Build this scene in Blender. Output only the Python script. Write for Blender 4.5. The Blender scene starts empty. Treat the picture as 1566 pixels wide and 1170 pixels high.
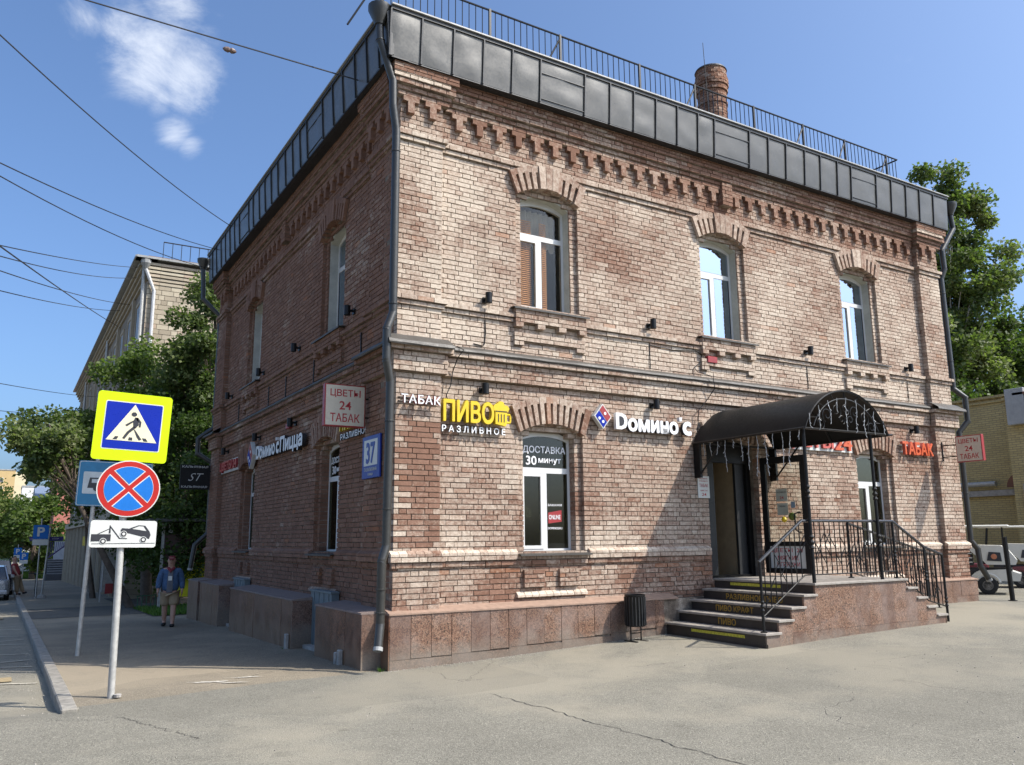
import bpy, bmesh, math, random
import numpy as np
from mathutils import Vector, Matrix
from math import sin, cos, pi, radians, sqrt
random.seed(7); RNG = random.Random(11)
S = bpy.context.scene
COL = S.collection
# ------------------------------------------------------------------ camera
CAM = Vector((-4.522, -10.574, 1.70))
FPX, PITCH, ROLL, YAW = 1260.0, radians(10.696), radians(-0.509), radians(31.305)
fw = Vector((sin(YAW)*cos(PITCH), cos(YAW)*cos(PITCH), sin(PITCH)))
rt0 = Vector((cos(YAW), -sin(YAW), 0)); up0 = rt0.cross(fw)
rt = rt0*cos(ROLL)+up0*sin(ROLL); up = -rt0*sin(ROLL)+up0*cos(ROLL)
cam = bpy.data.cameras.new('camera'); camo = bpy.data.objects.new('camera', cam); COL.objects.link(camo)
M = Matrix((rt, up, -fw)).transposed().to_4x4(); M.translation = CAM
camo.matrix_world = M
cam.sensor_width = 36; cam.lens = FPX/1566*36; cam.clip_start = .1; cam.clip_end = 2000
S.camera = camo
# ------------------------------------------------------------------ light
EL, AZ = radians(48.3), radians(136)
SUN_STRENGTH, SKY_STRENGTH, EXPOSURE = 3.95, .112, .58
w = bpy.data.worlds.new('World'); S.world = w; w.use_nodes = True
nt = w.node_tree; nt.nodes.clear()
N = nt.nodes.new; Lk = nt.links.new
out = N('ShaderNodeOutputWorld'); bg = N('ShaderNodeBackground'); sky = N('ShaderNodeTexSky')
sky.sky_type = 'NISHITA'; sky.sun_disc = False; sky.sun_elevation = EL; sky.sun_rotation = AZ
sky.air_density = .8; sky.dust_density = 4.5; sky.ozone_density = 7.5; sky.altitude = 150
tc = N('ShaderNodeTexCoord')
noise = N('ShaderNodeTexNoise'); noise.inputs['Scale'].default_value = 11; noise.inputs['Detail'].default_value = 12; noise.inputs['Roughness'].default_value = .66; noise.inputs['Distortion'].default_value = .35
mp = N('ShaderNodeMapping'); mp.inputs['Scale'].default_value = (1, 1, 1.7); Lk(tc.outputs['Generated'], mp.inputs[0]); Lk(mp.outputs[0], noise.inputs['Vector'])
acc = None
for (d, r, k) in [((.088, .864, .496), .070, .85), ((.125, .860, .490), .060, .9), ((.10, .876, .470), .035, .6), ((.062, .853, .520), .055, .62), ((.025, .86, .52), .045, .5), ((.105, .833, .548), .065, .66), ((.14, .84, .53), .05, .5),
                  ((.118, .893, .433), .032, .7), ((.135, .895, .423), .026, .62), ((.10, .885, .455), .025, .5), ((.745, .45, .495), .035, .3), ((-.5, .7, .5), .2, .7), ((.3, -.7, .55), .25, .7), ((-.7, -.4, .5), .25, .7)]:
    v = Vector(d).normalized()
    dn = N('ShaderNodeVectorMath'); dn.operation = 'DISTANCE'; Lk(tc.outputs['Generated'], dn.inputs[0]); dn.inputs[1].default_value = v
    mr = N('ShaderNodeMapRange'); mr.interpolation_type = 'SMOOTHSTEP'; Lk(dn.outputs['Value'], mr.inputs[0])
    for i, q in enumerate((0, r*1.25, k, 0)): mr.inputs[i+1].default_value = q
    if acc is None: acc = mr.outputs[0]
    else:
        a = N('ShaderNodeMath'); a.operation = 'MAXIMUM'; Lk(acc, a.inputs[0]); Lk(mr.outputs[0], a.inputs[1]); acc = a.outputs[0]
m1 = N('ShaderNodeMapRange'); m1.interpolation_type = 'SMOOTHSTEP'
ad = N('ShaderNodeMath'); ad.operation = 'MULTIPLY_ADD'; Lk(noise.outputs['Fac'], ad.inputs[0]); ad.inputs[1].default_value = 1.5; Lk(acc, ad.inputs[2])
Lk(ad.outputs[0], m1.inputs[0]); m1.inputs[1].default_value = 1.05; m1.inputs[2].default_value = 1.9; m1.inputs[3].default_value = 0; m1.inputs[4].default_value = .62
mm = N('ShaderNodeMath'); mm.operation = 'MULTIPLY'; Lk(m1.outputs[0], mm.inputs[0])
cl = N('ShaderNodeMath'); cl.operation = 'MINIMUM'; Lk(acc, cl.inputs[0]); cl.inputs[1].default_value = .5; 
c2 = N('ShaderNodeMath'); c2.operation = 'MULTIPLY'; Lk(cl.outputs[0], c2.inputs[0]); c2.inputs[1].default_value = 2; Lk(c2.outputs[0], mm.inputs[1])
mx = N('ShaderNodeMix'); mx.data_type = 'RGBA'; Lk(mm.outputs[0], mx.inputs['Factor']); 
tone = N('ShaderNodeMix'); tone.data_type = 'RGBA'; tone.blend_type = 'MULTIPLY'; tone.inputs['Factor'].default_value = 1; tone.inputs['B'].default_value = (1.50, 1.58, 1.56, 1)
Lk(sky.outputs[0], tone.inputs['A']); Lk(tone.outputs['Result'], mx.inputs['A']); mx.inputs['B'].default_value = (8.2, 8.4, 8.6, 1)
Lk(mx.outputs['Result'], bg.inputs[0]); bg.inputs[1].default_value = SKY_STRENGTH; Lk(bg.outputs[0], out.inputs[0])
sl = bpy.data.lights.new('sun', 'SUN'); sl.energy = SUN_STRENGTH; sl.angle = radians(.53); sl.color = (1, .935, .84)
so = bpy.data.objects.new('sun', sl); COL.objects.link(so)
SD = Vector((sin(AZ)*cos(EL), cos(AZ)*cos(EL), sin(EL)))
so.rotation_euler = SD.to_track_quat('Z', 'Y').to_euler(); so.location = (20, -20, 40)
S.view_settings.view_transform = 'Standard'; S.view_settings.look = 'None'; S.view_settings.gamma = 1; S.view_settings.exposure = EXPOSURE
S.view_settings.use_curve_mapping = False
S.cycles.use_denoising = True; S.cycles.max_bounces = 8; S.cycles.transparent_max_bounces = 16; S.cycles.caustics_reflective = False; S.cycles.caustics_refractive = False
# ------------------------------------------------------------------ materials
class NT:
    def __init__(s, name):
        s.m = bpy.data.materials.new(name); s.m.use_nodes = True; s.t = s.m.node_tree; s.t.nodes.clear()
        s.out = s.t.nodes.new('ShaderNodeOutputMaterial'); s.b = s.t.nodes.new('ShaderNodeBsdfPrincipled'); s.t.links.new(s.b.outputs[0], s.out.inputs[0])
    def n(s, k, **kw):
        x = s.t.nodes.new('ShaderNode'+k)
        for a, v in kw.items():
            if a.startswith('i_'):
                key = a[2:]; key = int(key) if key.isdigit() else key.replace('_', ' ')
                if isinstance(v, bpy.types.NodeSocket): s.t.links.new(v, x.inputs[key])
                else: x.inputs[key].default_value = v
            else: setattr(x, a, v)
        return x
    def l(s, a, b): s.t.links.new(a, b)
    def obj(s): return s.n('TexCoord').outputs['Object']
    def pos(s): return s.n('NewGeometry').outputs['Position']
    def noise(s, scale, detail=4, rough=.55, vec=None, dist=0):
        x = s.n('TexNoise'); x.inputs['Scale'].default_value = scale; x.inputs['Detail'].default_value = detail; x.inputs['Roughness'].default_value = rough; x.inputs['Distortion'].default_value = dist
        s.l(vec or s.pos(), x.inputs['Vector']); return x.outputs['Fac']
    def ramp(s, fac, stops):
        x = s.n('ValToRGB'); s.l(fac, x.inputs[0]); e = x.color_ramp.elements
        while len(e) < len(stops): e.new(.5)
        for q, (p, c) in zip(e, stops): q.position = p; q.color = (*c, 1) if len(c) == 3 else c
        return x.outputs[0]
    def mix(s, f, a, b, mode='MIX'):
        x = s.n('Mix', data_type='RGBA', blend_type=mode)
        for k, v in (('Factor', f), ('A', a), ('B', b)):
            if isinstance(v, bpy.types.NodeSocket): s.l(v, x.inputs[k])
            else: x.inputs[k].default_value = v if k == 'Factor' else ((*v, 1) if len(v) == 3 else v)
        return x.outputs['Result']
    def math(s, op, a, b=0, c=0):
        x = s.n('Math', operation=op)
        for i, v in enumerate((a, b, c)):
            if isinstance(v, bpy.types.NodeSocket): s.l(v, x.inputs[i])
            else: x.inputs[i].default_value = v
        return x.outputs[0]
    def mr(s, v, a, b, c=0, d=1):
        x = s.n('MapRange'); s.l(v, x.inputs[0])
        for i, q in enumerate((a, b, c, d)): x.inputs[i+1].default_value = q
        return x.outputs[0]
    def bump(s, h, st=.3, dist=.01):
        x = s.n('Bump'); x.inputs['Strength'].default_value = st; x.inputs['Distance'].default_value = dist; s.l(h, x.inputs['Height']); s.l(x.outputs[0], s.b.inputs['Normal'])
    def col(s, v):
        if isinstance(v, bpy.types.NodeSocket): s.l(v, s.b.inputs['Base Color'])
        else: s.b.inputs['Base Color'].default_value = (*v, 1)
    def set(s, **k):
        for a, v in k.items(): s.b.inputs[a.replace('_', ' ')].default_value = v
MATS = {}
def plain(name, c, rough=.5, metal=0, var=.12, scale=6, bump=0, spec=.5, coat=0):
    if name in MATS: return MATS[name]
    t = NT(name); n = t.noise(scale, 6, .6); f = t.noise(scale*9, 3, .6)
    k = t.math('MULTIPLY_ADD', n, .75, t.math('MULTIPLY', f, .25))
    lo = tuple(x*(1-var*1.6) for x in c); hi = tuple(min(1, x*(1+var*1.2)) for x in c)
    t.col(t.ramp(k, [(.3, lo), (.7, hi)])); t.l(t.mr(f, .3, .7, max(0.02, rough-.08), min(1, rough+.08)), t.b.inputs['Roughness'])
    t.set(Metallic=metal, Specular_IOR_Level=spec, Coat_Weight=coat)
    if bump: t.bump(f, bump, .004)
    MATS[name] = t.m; return t.m
def m_brick():
    t = NT('brick'); a = t.n('Attribute', attribute_name='tint').outputs['Color']; sp = t.n('SeparateColor'); t.l(a, sp.inputs[0]); r, g, b = sp.outputs
    base = t.ramp(r, [(0, (.178, .094, .062)), (.3, (.226, .124, .083)), (.6, (.264, .149, .102)), (.85, (.305, .180, .125)), (1, (.33, .170, .105))])
    n1 = t.noise(17, 7, .72); n2 = t.noise(110, 4, .7); n3 = t.noise(2.2, 5, .6)
    base = t.mix(t.mr(n1, .35, .7), t.mix(1, base, (.78, .76, .76), 'MULTIPLY'), base)
    base = t.mix(t.mr(n2, .55, .75, 0, .35), base, (.10, .06, .05))
    # lime wash left in the pores
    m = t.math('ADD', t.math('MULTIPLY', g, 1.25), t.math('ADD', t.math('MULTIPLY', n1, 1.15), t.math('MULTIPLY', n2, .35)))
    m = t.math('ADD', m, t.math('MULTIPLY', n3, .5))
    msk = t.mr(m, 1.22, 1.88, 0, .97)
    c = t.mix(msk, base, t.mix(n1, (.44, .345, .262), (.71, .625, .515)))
    c = t.mix(b, c, (.36, .15, .07))
    c = t.mix(t.mr(n3, .5, .72, 0, .35), c, t.mix(1, c, (.55, .53, .52), 'MULTIPLY'))
    mpp = t.n('Mapping'); t.l(t.pos(), mpp.inputs[0]); mpp.inputs['Scale'].default_value = (3.2, 3.2, .35); st = t.noise(1.0, 6, .65, vec=mpp.outputs[0])
    c = t.mix(t.mr(st, .56, .74, 0, .42), c, t.mix(1, c, (.50, .46, .43), 'MULTIPLY'))
    t.col(c); t.set(Roughness=.92, Specular_IOR_Level=.25)
    t.bump(t.math('ADD', n1, t.math('MULTIPLY', n2, .6)), .8, .009); return t.m
def m_mortar():
    t = NT('mortar'); n1 = t.noise(3.2, 7, .68); n2 = t.noise(60, 4, .6)
    t.col(t.ramp(t.math('MULTIPLY_ADD', n1, .75, t.math('MULTIPLY', n2, .25)), [(.36, (.085, .065, .05)), (.50, (.19, .155, .12)), (.66, (.46, .40, .33))])); t.set(Roughness=.95, Specular_IOR_Level=.2); t.bump(n2, .6, .006); return t.m
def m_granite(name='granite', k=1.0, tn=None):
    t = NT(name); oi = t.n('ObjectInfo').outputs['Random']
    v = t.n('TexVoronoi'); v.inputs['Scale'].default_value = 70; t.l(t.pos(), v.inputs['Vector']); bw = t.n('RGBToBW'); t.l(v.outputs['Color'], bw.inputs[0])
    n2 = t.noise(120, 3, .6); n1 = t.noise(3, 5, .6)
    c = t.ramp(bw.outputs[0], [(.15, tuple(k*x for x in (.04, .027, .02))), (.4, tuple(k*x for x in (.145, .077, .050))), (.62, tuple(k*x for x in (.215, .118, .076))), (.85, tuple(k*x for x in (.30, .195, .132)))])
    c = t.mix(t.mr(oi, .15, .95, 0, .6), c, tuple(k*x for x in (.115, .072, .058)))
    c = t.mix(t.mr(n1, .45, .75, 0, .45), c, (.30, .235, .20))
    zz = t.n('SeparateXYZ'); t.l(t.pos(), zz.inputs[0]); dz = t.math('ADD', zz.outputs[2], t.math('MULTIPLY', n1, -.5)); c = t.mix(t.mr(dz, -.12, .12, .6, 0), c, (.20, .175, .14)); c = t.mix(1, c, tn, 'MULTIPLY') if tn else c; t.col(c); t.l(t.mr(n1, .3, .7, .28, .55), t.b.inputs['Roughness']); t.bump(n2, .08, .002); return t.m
def m_asphalt(name, lo, hi, warm=None, cracks=True):
    t = NT(name); p = t.pos(); n0 = t.noise(.28, 6, .62); n1 = t.noise(1.7, 6, .6); n2 = t.noise(48, 4, .65)
    v = t.n('TexVoronoi'); v.inputs['Scale'].default_value = 95; t.l(p, v.inputs['Vector']); sp = t.n('SeparateColor'); t.l(v.outputs['Color'], sp.inputs[0])
    k = t.math('ADD', t.math('MULTIPLY', n0, .5), t.math('ADD', t.math('MULTIPLY', n1, .35), t.math('MULTIPLY', sp.outputs[0], .2)))
    c = t.ramp(k, [(.33, lo), (.68, hi)])
    c = t.mix(t.mr(sp.outputs[1], .82, .92, 0, .5), c, tuple(min(1, x*1.6) for x in hi))
    c = t.mix(t.mr(sp.outputs[2], .75, .95, 0, .6), c, tuple(x*.45 for x in lo))
    if warm: c = t.mix(t.mr(n0, .48, .60, 0, .8), c, warm)
    pv = t.n('TexVoronoi'); pv.inputs['Scale'].default_value = .22; pv.distance = 'CHEBYCHEV'; t.l(p, pv.inputs['Vector']); ps = t.n('SeparateColor'); t.l(pv.outputs['Color'], ps.inputs[0]); c = t.mix(t.mr(ps.outputs[0], .62, .64, 0, .22), c, tuple(x*.85 for x in lo)); oil = t.noise(1.9, 3, .5); c = t.mix(t.mr(oil, .68, .78, 0, .55), c, tuple(x*.45 for x in lo))
    st = t.noise(.9, 8, .7, dist=1.2); c = t.mix(t.mr(st, .60, .74, 0, .4), c, tuple(x*.62 for x in lo))
    h = t.math('ADD', n2, t.math('MULTIPLY', v.outputs['Distance'], .9))
    if cracks:
        w_ = t.n('TexNoise'); w_.inputs['Scale'].default_value = 2.5; w_.inputs['Detail'].default_value = 6; t.l(p, w_.inputs['Vector'])
        vm = t.n('VectorMath', operation='MULTIPLY_ADD'); t.l(w_.outputs['Color'], vm.inputs[0]); vm.inputs[1].default_value = (.55, .55, 0); t.l(p, vm.inputs[2])
        vc = t.n('TexVoronoi', feature='DISTANCE_TO_EDGE'); vc.inputs['Scale'].default_value = .33; t.l(vm.outputs[0], vc.inputs['Vector'])
        cr = t.mr(vc.outputs['Distance'], 0, .003, 1, 0); cr = t.math('MULTIPLY', cr, t.mr(t.noise(.5, 3), .52, .66)); cr = t.math('MAXIMUM', cr, 0)
        c = t.mix(t.math('MULTIPLY', cr, .6), c, (.06, .055, .05)); h = t.math('SUBTRACT', h, t.math('MULTIPLY', cr, 2))
    t.col(c); t.set(Roughness=.9, Specular_IOR_Level=.3); t.bump(h, .7, .006); return t.m
def m_sheet(name, c, rough=.38, k=.5):
    t = NT(name); n = t.noise(1.3, 4, .6); f = t.noise(30, 4, .65); s = t.noise(7, 6, .7, dist=.8)
    col = t.ramp(n, [(.3, tuple(x*.8 for x in c)), (.7, tuple(x*1.2 for x in c))]); col = t.mix(t.mr(s, .55, .75, 0, .35), col, tuple(min(1, x*1.9+.02) for x in c))
    t.col(col); t.l(t.mr(f, .3, .7, rough-.07, rough+.12), t.b.inputs['Roughness']); t.set(Specular_IOR_Level=k); t.bump(t.math('ADD', t.noise(2.5, 2), t.math('MULTIPLY', f, .02)), .25, .02); return t.m
def m_glass(name, tint, refl, rough=.01, k=.6, tint2=(.93, .96, 1, 1)):
    t = NT(name); t.t.nodes.remove(t.b)
    tr = t.n('BsdfTransparent'); tr.inputs[0].default_value = (*tint, 1); gl = t.n('BsdfGlossy'); gl.inputs['Roughness'].default_value = rough; gl.inputs[0].default_value = tint2
    wv = t.noise(1.1, 2); bp = t.n('Bump'); bp.inputs['Strength'].default_value = .05; bp.inputs['Distance'].default_value = .02; t.l(wv, bp.inputs['Height']); t.l(bp.outputs[0], gl.inputs['Normal'])
    lw = t.n('LayerWeight'); lw.inputs[0].default_value = .35; f = t.math('MULTIPLY_ADD', lw.outputs['Fresnel'], k, refl)
    mx = t.n('MixShader'); t.l(f, mx.inputs[0]); t.l(tr.outputs[0], mx.inputs[1]); t.l(gl.outputs[0], mx.inputs[2]); t.l(mx.outputs[0], t.out.inputs[0]); return t.m
def m_leaf(name, c0, c1, c2):
    t = NT(name); a = t.n('Attribute', attribute_name='tint').outputs['Color']; sp = t.n('SeparateColor'); t.l(a, sp.inputs[0])
    c = t.ramp(sp.outputs[0], [(0, c0), (.55, c1), (1, c2)]); t.col(c); t.set(Roughness=.55, Specular_IOR_Level=.35)
    tl = t.n('BsdfTranslucent'); t.l(t.mix(1, c, (1.0, 1.25, .5), 'MULTIPLY'), tl.inputs[0]); mx = t.n('MixShader'); mx.inputs[0].default_value = .45
    t.l(t.b.outputs[0], mx.inputs[1]); t.l(tl.outputs[0], mx.inputs[2]); t.l(mx.outputs[0], t.out.inputs[0]); return t.m
def m_blocks(name, c1, c2, mo, w_, h_, gap=.012):
    t = NT(name); p = t.n('SeparateXYZ'); t.l(t.pos(), p.inputs[0]); x = t.math('ADD', p.outputs[0], p.outputs[1]); cb = t.n('CombineXYZ'); t.l(x, cb.inputs[0]); t.l(p.outputs[2], cb.inputs[1])
    b = t.n('TexBrick'); t.l(cb.outputs[0], b.inputs['Vector']); b.inputs['Scale'].default_value = 1; b.inputs['Mortar Size'].default_value = gap; b.inputs['Brick Width'].default_value = w_; b.inputs['Row Height'].default_value = h_
    b.inputs['Color1'].default_value = (*c1, 1); b.inputs['Color2'].default_value = (*c2, 1); b.inputs['Mortar'].default_value = (*mo, 1); b.inputs['Mortar Smooth'].default_value = .3
    n = t.noise(.8, 6, .65); c = t.mix(t.mr(n, .35, .75, 0, .4), b.outputs[0], t.mix(1, b.outputs[0], (.6, .58, .56), 'MULTIPLY')); t.col(c); t.set(Roughness=.9)
    t.bump(t.math('MULTIPLY_ADD', b.outputs['Fac'], -1, t.math('MULTIPLY', t.noise(40), .3)), .6, .015); return t.m
BR = m_brick(); MO = m_mortar(); GR = m_granite(); GR2 = m_granite('granite_shade_side', .62, (1.15, .86, .68))  # second granite: warm darkened copy, shade painted in for plinth faces turned from sun
ASPH = m_asphalt('asphalt', (.146, .136, .109), (.234, .219, .176), (.268, .242, .185))
WALKM = m_asphalt('pavement_asphalt', (.165, .140, .103), (.275, .235, .172), (.30, .25, .178))
FRESH = m_asphalt('fresh_asphalt', (.085, .08, .068), (.13, .123, .105), cracks=False)
ROOFM = m_sheet('painted_sheet_steel', (.072, .068, .057), .34, .6); FLASH = m_sheet('flashing_steel', (.060, .054, .046), .55); TRIM = m_sheet('roof_trim', (.30, .30, .29), .45)
DARK = m_sheet('dark_steel', (.025, .026, .027), .42); PIPE = m_sheet('drainpipe_steel', (.030, .029, .025), .36, .6)
BLACK = plain('black_paint', (.009, .009, .009), .42, var=.3, spec=.3); PVC = plain('white_pvc', (.62, .62, .60), .35, var=.03, scale=3); PVCD = plain('plaster_reveal', (.50, .50, .44), .85, var=.15, scale=4, bump=.2)
WHITE = plain('white_letter_face', (.78, .78, .78), .35, var=.03); BLKSIDE = plain('letter_return_black', (.02, .02, .025), .5); YEL = plain('yellow_letter_face', (.68, .48, .01), .4, var=.05); YELS = plain('yellow_return', (.45, .32, .02), .5)
RED = plain('red_face', (.30, .028, .030), .4, var=.08); REDP = plain('pale_red_face', (.50, .10, .075), .45, var=.1); ORNG = plain('orange_red_face', (.55, .10, .035), .4, var=.08); CREAM = plain('cream_panel', (.58, .52, .41), .5, var=.06); REDD = plain('dark_red_print', (.40, .03, .035), .55)
GLD = m_glass('tinted_glass', (.62, .63, .55), .03, k=.20); GLM = m_glass('mirror_glass', (.35, .42, .5), .50, tint2=(.72, .84, 1, 1)); GLB = m_glass('clear_glass', (.88, .86, .80), .015, k=.10)
GLC = m_glass('door_glass', (.88, .90, .87), .02, k=.15)
ROOM = plain('room_plaster', (.42, .40, .30), .9, var=.1); ROOMD = plain('dark_room', (.10, .10, .09), .9); WOODB = plain('wooden_slat', (.62, .30, .11), .5, var=.15, scale=20)
GALV = plain('galvanised_pole', (.46, .45, .42), .5, metal=.35, var=.16, scale=12, bump=.1); CONC = plain('concrete', (.36, .34, .31), .9, var=.2, scale=9, bump=.5)
BLUEG = plain('grey_blue_door', (.14, .175, .19), .6, var=.12); SIGNY = plain('fluorescent_yellow', (.52, .70, .005), .35, var=.03, spec=.2); SIGNB = plain('sign_blue', (.006, .022, .30), .32, var=.06, spec=.2); SIGNLB = plain('sign_light_blue', (.015, .15, .50), .32, var=.06, spec=.2)
SIGNW = plain('sign_white', (.60, .60, .56), .35, var=.04); SIGNC = plain('sign_cream', (.72, .66, .46), .4, var=.06); SIGNK = plain('sign_black', (.03, .03, .035), .4); SIGNR = plain('sign_red', (.42, .025, .02), .32, var=.05, spec=.2); TEAL = plain('bus_sign_blue', (.02, .17, .33), .4)
YBR = m_blocks('yellow_brick', (.56, .45, .21), (.47, .37, .17), (.33, .27, .15), .26, .077); STB = m_blocks('stone_wall', (.30, .26, .20), (.24, .20, .155), (.17, .15, .12), .45, .2)
# ------------------------------------------------------------------ mesh helpers
def tagp(o, label=None, cat=None, group=None, kind=None):
    for k, v in (('label', label), ('category', cat), ('group', group), ('kind', kind)):
        if v: o[k] = v
    return o
def empty(name, loc, label=None, cat=None, group=None, rz=0):
    o = bpy.data.objects.new(name, None); COL.objects.link(o); o.location = loc; o.rotation_euler = (0, 0, rz); o.empty_display_size = .2
    return tagp(o, label, cat, group)
def setparent(o, p):
    # geometry is authored in world space: keep it there
    o.parent = p
    if p is not None: o.matrix_parent_inverse = p.matrix_basis.inverted() if p.parent is None else (p_world(p)).inverted()
def p_world(o):
    if o.parent is None: return o.matrix_basis.copy()
    return p_world(o.parent) @ o.matrix_parent_inverse @ o.matrix_basis
class Fr:
    def __init__(s, O, U, Nn):
        s.O, s.U, s.N = Vector(O), Vector(U), Vector(Nn); s.flip = s.U.cross(s.N).z < 0
    def P(s, u, d, z): return (s.O.x+s.U.x*u+s.N.x*d, s.O.y+s.U.y*u+s.N.y*d, s.O.z+z)
WF = Fr((0, 0, 0), (1, 0, 0), (0, 1, 0)); FF = Fr((0, .12, 0), (1, 0, 0), (0, -1, 0)); FL = Fr((.12, 0, 0), (0, 1, 0), (-1, 0, 0))
BOXF = [(0, 3, 2, 1), (4, 5, 6, 7), (0, 1, 5, 4), (1, 2, 6, 5), (2, 3, 7, 6), (3, 0, 4, 7)]
class MB:
    def __init__(s, fr=WF): s.v = []; s.f = []; s.m = []; s.t = []; s.fr = fr; s.rc = False
    def box(s, u0, u1, d0, d1, z0, z1, mat=0, tint=(.5, .5, 0), fr=None):
        fr = fr or s.fr; n = len(s.v)
        s.v += [fr.P(*p) for p in ((u0, d0, z0), (u1, d0, z0), (u1, d1, z0), (u0, d1, z0), (u0, d0, z1), (u1, d0, z1), (u1, d1, z1), (u0, d1, z1))]
        for f in BOXF:
            f = tuple(n+i for i in f); s.f.append(f[::-1] if fr.flip else f)
        s.m += [mat]*6; s.t += [tint]*6; return s
    def prism(s, poly, d0, d1, mat=0, tint=(.5, .5, 0), fr=None, axis='d'):
        # poly in (u,z) extruded along d; axis 'u': poly in (d,z) extruded along u
        fr = fr or s.fr; n = len(s.v); k = len(poly); s.rc = True
        for e in (d0, d1):
            for a, b in poly: s.v.append(fr.P(a, e, b) if axis == 'd' else fr.P(e, a, b))
        s.f.append(tuple(range(n, n+k))); s.f.append(tuple(range(n+2*k-1, n+k-1, -1)))
        for i in range(k): j = (i+1) % k; s.f.append((n+i, n+j, n+k+j, n+k+i))
        s.m += [mat]*(k+2); s.t += [tint]*(k+2); return s
    def tube(s, pts, r, n=8, mat=0, caps=True, tint=(.5, .5, 0)):
        pts = [Vector(p) for p in pts]; rs = r if isinstance(r, (list, tuple)) else [r]*len(pts); base = len(s.v); s.rc = True; prev = None
        for i, p in enumerate(pts):
            d = (pts[min(i+1, len(pts)-1)]-pts[max(i-1, 0)]).normalized()
            if prev is None: a = d.orthogonal().normalized()
            else: a = (prev-d*prev.dot(d)); a = a.normalized() if a.length > 1e-6 else d.orthogonal().normalized()
            prev = a; b = d.cross(a)
            for k in range(n): t = 2*pi*k/n; s.v.append(tuple(p+(a*cos(t)+b*sin(t))*rs[i]))
        for i in range(len(pts)-1):
            for k in range(n): q = (k+1) % n; s.f.append((base+i*n+k, base+i*n+q, base+(i+1)*n+q, base+(i+1)*n+k)); s.m.append(mat); s.t.append(tint)
        if caps:
            s.f.append(tuple(base+k for k in range(n))[::-1]); s.f.append(tuple(base+(len(pts)-1)*n+k for k in range(n))); s.m += [mat]*2; s.t += [tint]*2
        return s
    def lathe(s, c, prof, n=24, mat=0, axis='z'):
        base = len(s.v); s.rc = True; c = Vector(c)
        for r, h in prof:
            for k in range(n):
                t = 2*pi*k/n; a, b = r*cos(t), r*sin(t)
                s.v.append(tuple(c+Vector({'z': (a, b, h), 'y': (a, h, b), 'x': (h, a, b)}[axis])))
        for i in range(len(prof)-1):
            for k in range(n): q = (k+1) % n; s.f.append((base+i*n+k, base+i*n+q, base+(i+1)*n+q, base+(i+1)*n+k)); s.m.append(mat); s.t.append((.5, .5, 0))
        s.f.append(tuple(base+k for k in range(n))); s.f.append(tuple(base+(len(prof)-1)*n+k for k in range(n))); s.m += [mat]*2; s.t += [(.5, .5, 0)]*2
        return s
    def grid(s, rows, mat=0, tint=(.5, .5, 0)):
        n = len(s.v); R = len(rows); C_ = len(rows[0])
        for r in rows: s.v += [tuple(p) for p in r]
        for i in range(R-1):
            for j in range(C_-1): s.f.append((n+i*C_+j, n+i*C_+j+1, n+(i+1)*C_+j+1, n+(i+1)*C_+j)); s.m.append(mat); s.t.append(tint)
        return s
    def mesh(s, name, mats, smooth=False, bev=0):
        me = bpy.data.meshes.new(name); me.from_pydata(s.v, [], s.f)
        for m in (mats if isinstance(mats, (list, tuple)) else [mats]): me.materials.append(m)
        me.polygons.foreach_set('material_index', s.m)
        a = me.attributes.new('tint', 'FLOAT_COLOR', 'FACE'); a.data.foreach_set('color', np.array([(*t, 1) for t in s.t], dtype=np.float32).ravel())
        if s.rc or bev:
            bm = bmesh.new(); bm.from_mesh(me)
            if bev: bmesh.ops.bevel(bm, geom=[e for e in bm.edges], offset=bev, segments=1, affect='EDGES', clamp_overlap=True)
            bmesh.ops.recalc_face_normals(bm, faces=bm.faces); bm.to_mesh(me); bm.free()
        if smooth:
            me.polygons.foreach_set('use_smooth', [True]*len(me.polygons))
            try: me.set_sharp_from_angle(angle=radians(40))
            except Exception: pass
        me.update(); return me
    def build(s, name, mats, parent=None, smooth=False, bev=0, **tags):
        o = bpy.data.objects.new(name, s.mesh(name, mats, smooth, bev)); COL.objects.link(o)
        if parent is not None: setparent(o, parent)
        return tagp(o, **tags)
def project(p):
    d = Vector(p)-CAM; z = d.dot(fw)
    if z < .1: return None
    return (783+FPX*d.dot(rt)/z, 585-FPX*d.dot(up)/z, z)
# ------------------------------------------------------------------ masonry
H = .0765; ZB = .7385
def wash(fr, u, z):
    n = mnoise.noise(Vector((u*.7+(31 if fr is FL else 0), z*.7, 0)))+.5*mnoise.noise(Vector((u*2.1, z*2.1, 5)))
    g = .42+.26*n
    if fr is FL: g -= .34  # left wall less limewashed; lowered further to paint its shade darker
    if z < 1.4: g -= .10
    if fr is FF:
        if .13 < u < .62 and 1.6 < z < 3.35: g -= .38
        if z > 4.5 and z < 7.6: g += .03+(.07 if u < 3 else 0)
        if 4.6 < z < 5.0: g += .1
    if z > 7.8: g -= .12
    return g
import mathutils.noise as mnoise
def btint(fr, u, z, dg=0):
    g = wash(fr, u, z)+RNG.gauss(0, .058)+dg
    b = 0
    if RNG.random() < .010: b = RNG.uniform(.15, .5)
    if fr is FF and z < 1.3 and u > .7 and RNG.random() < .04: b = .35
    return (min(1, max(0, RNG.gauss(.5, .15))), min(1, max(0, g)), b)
CANDS = []
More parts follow.
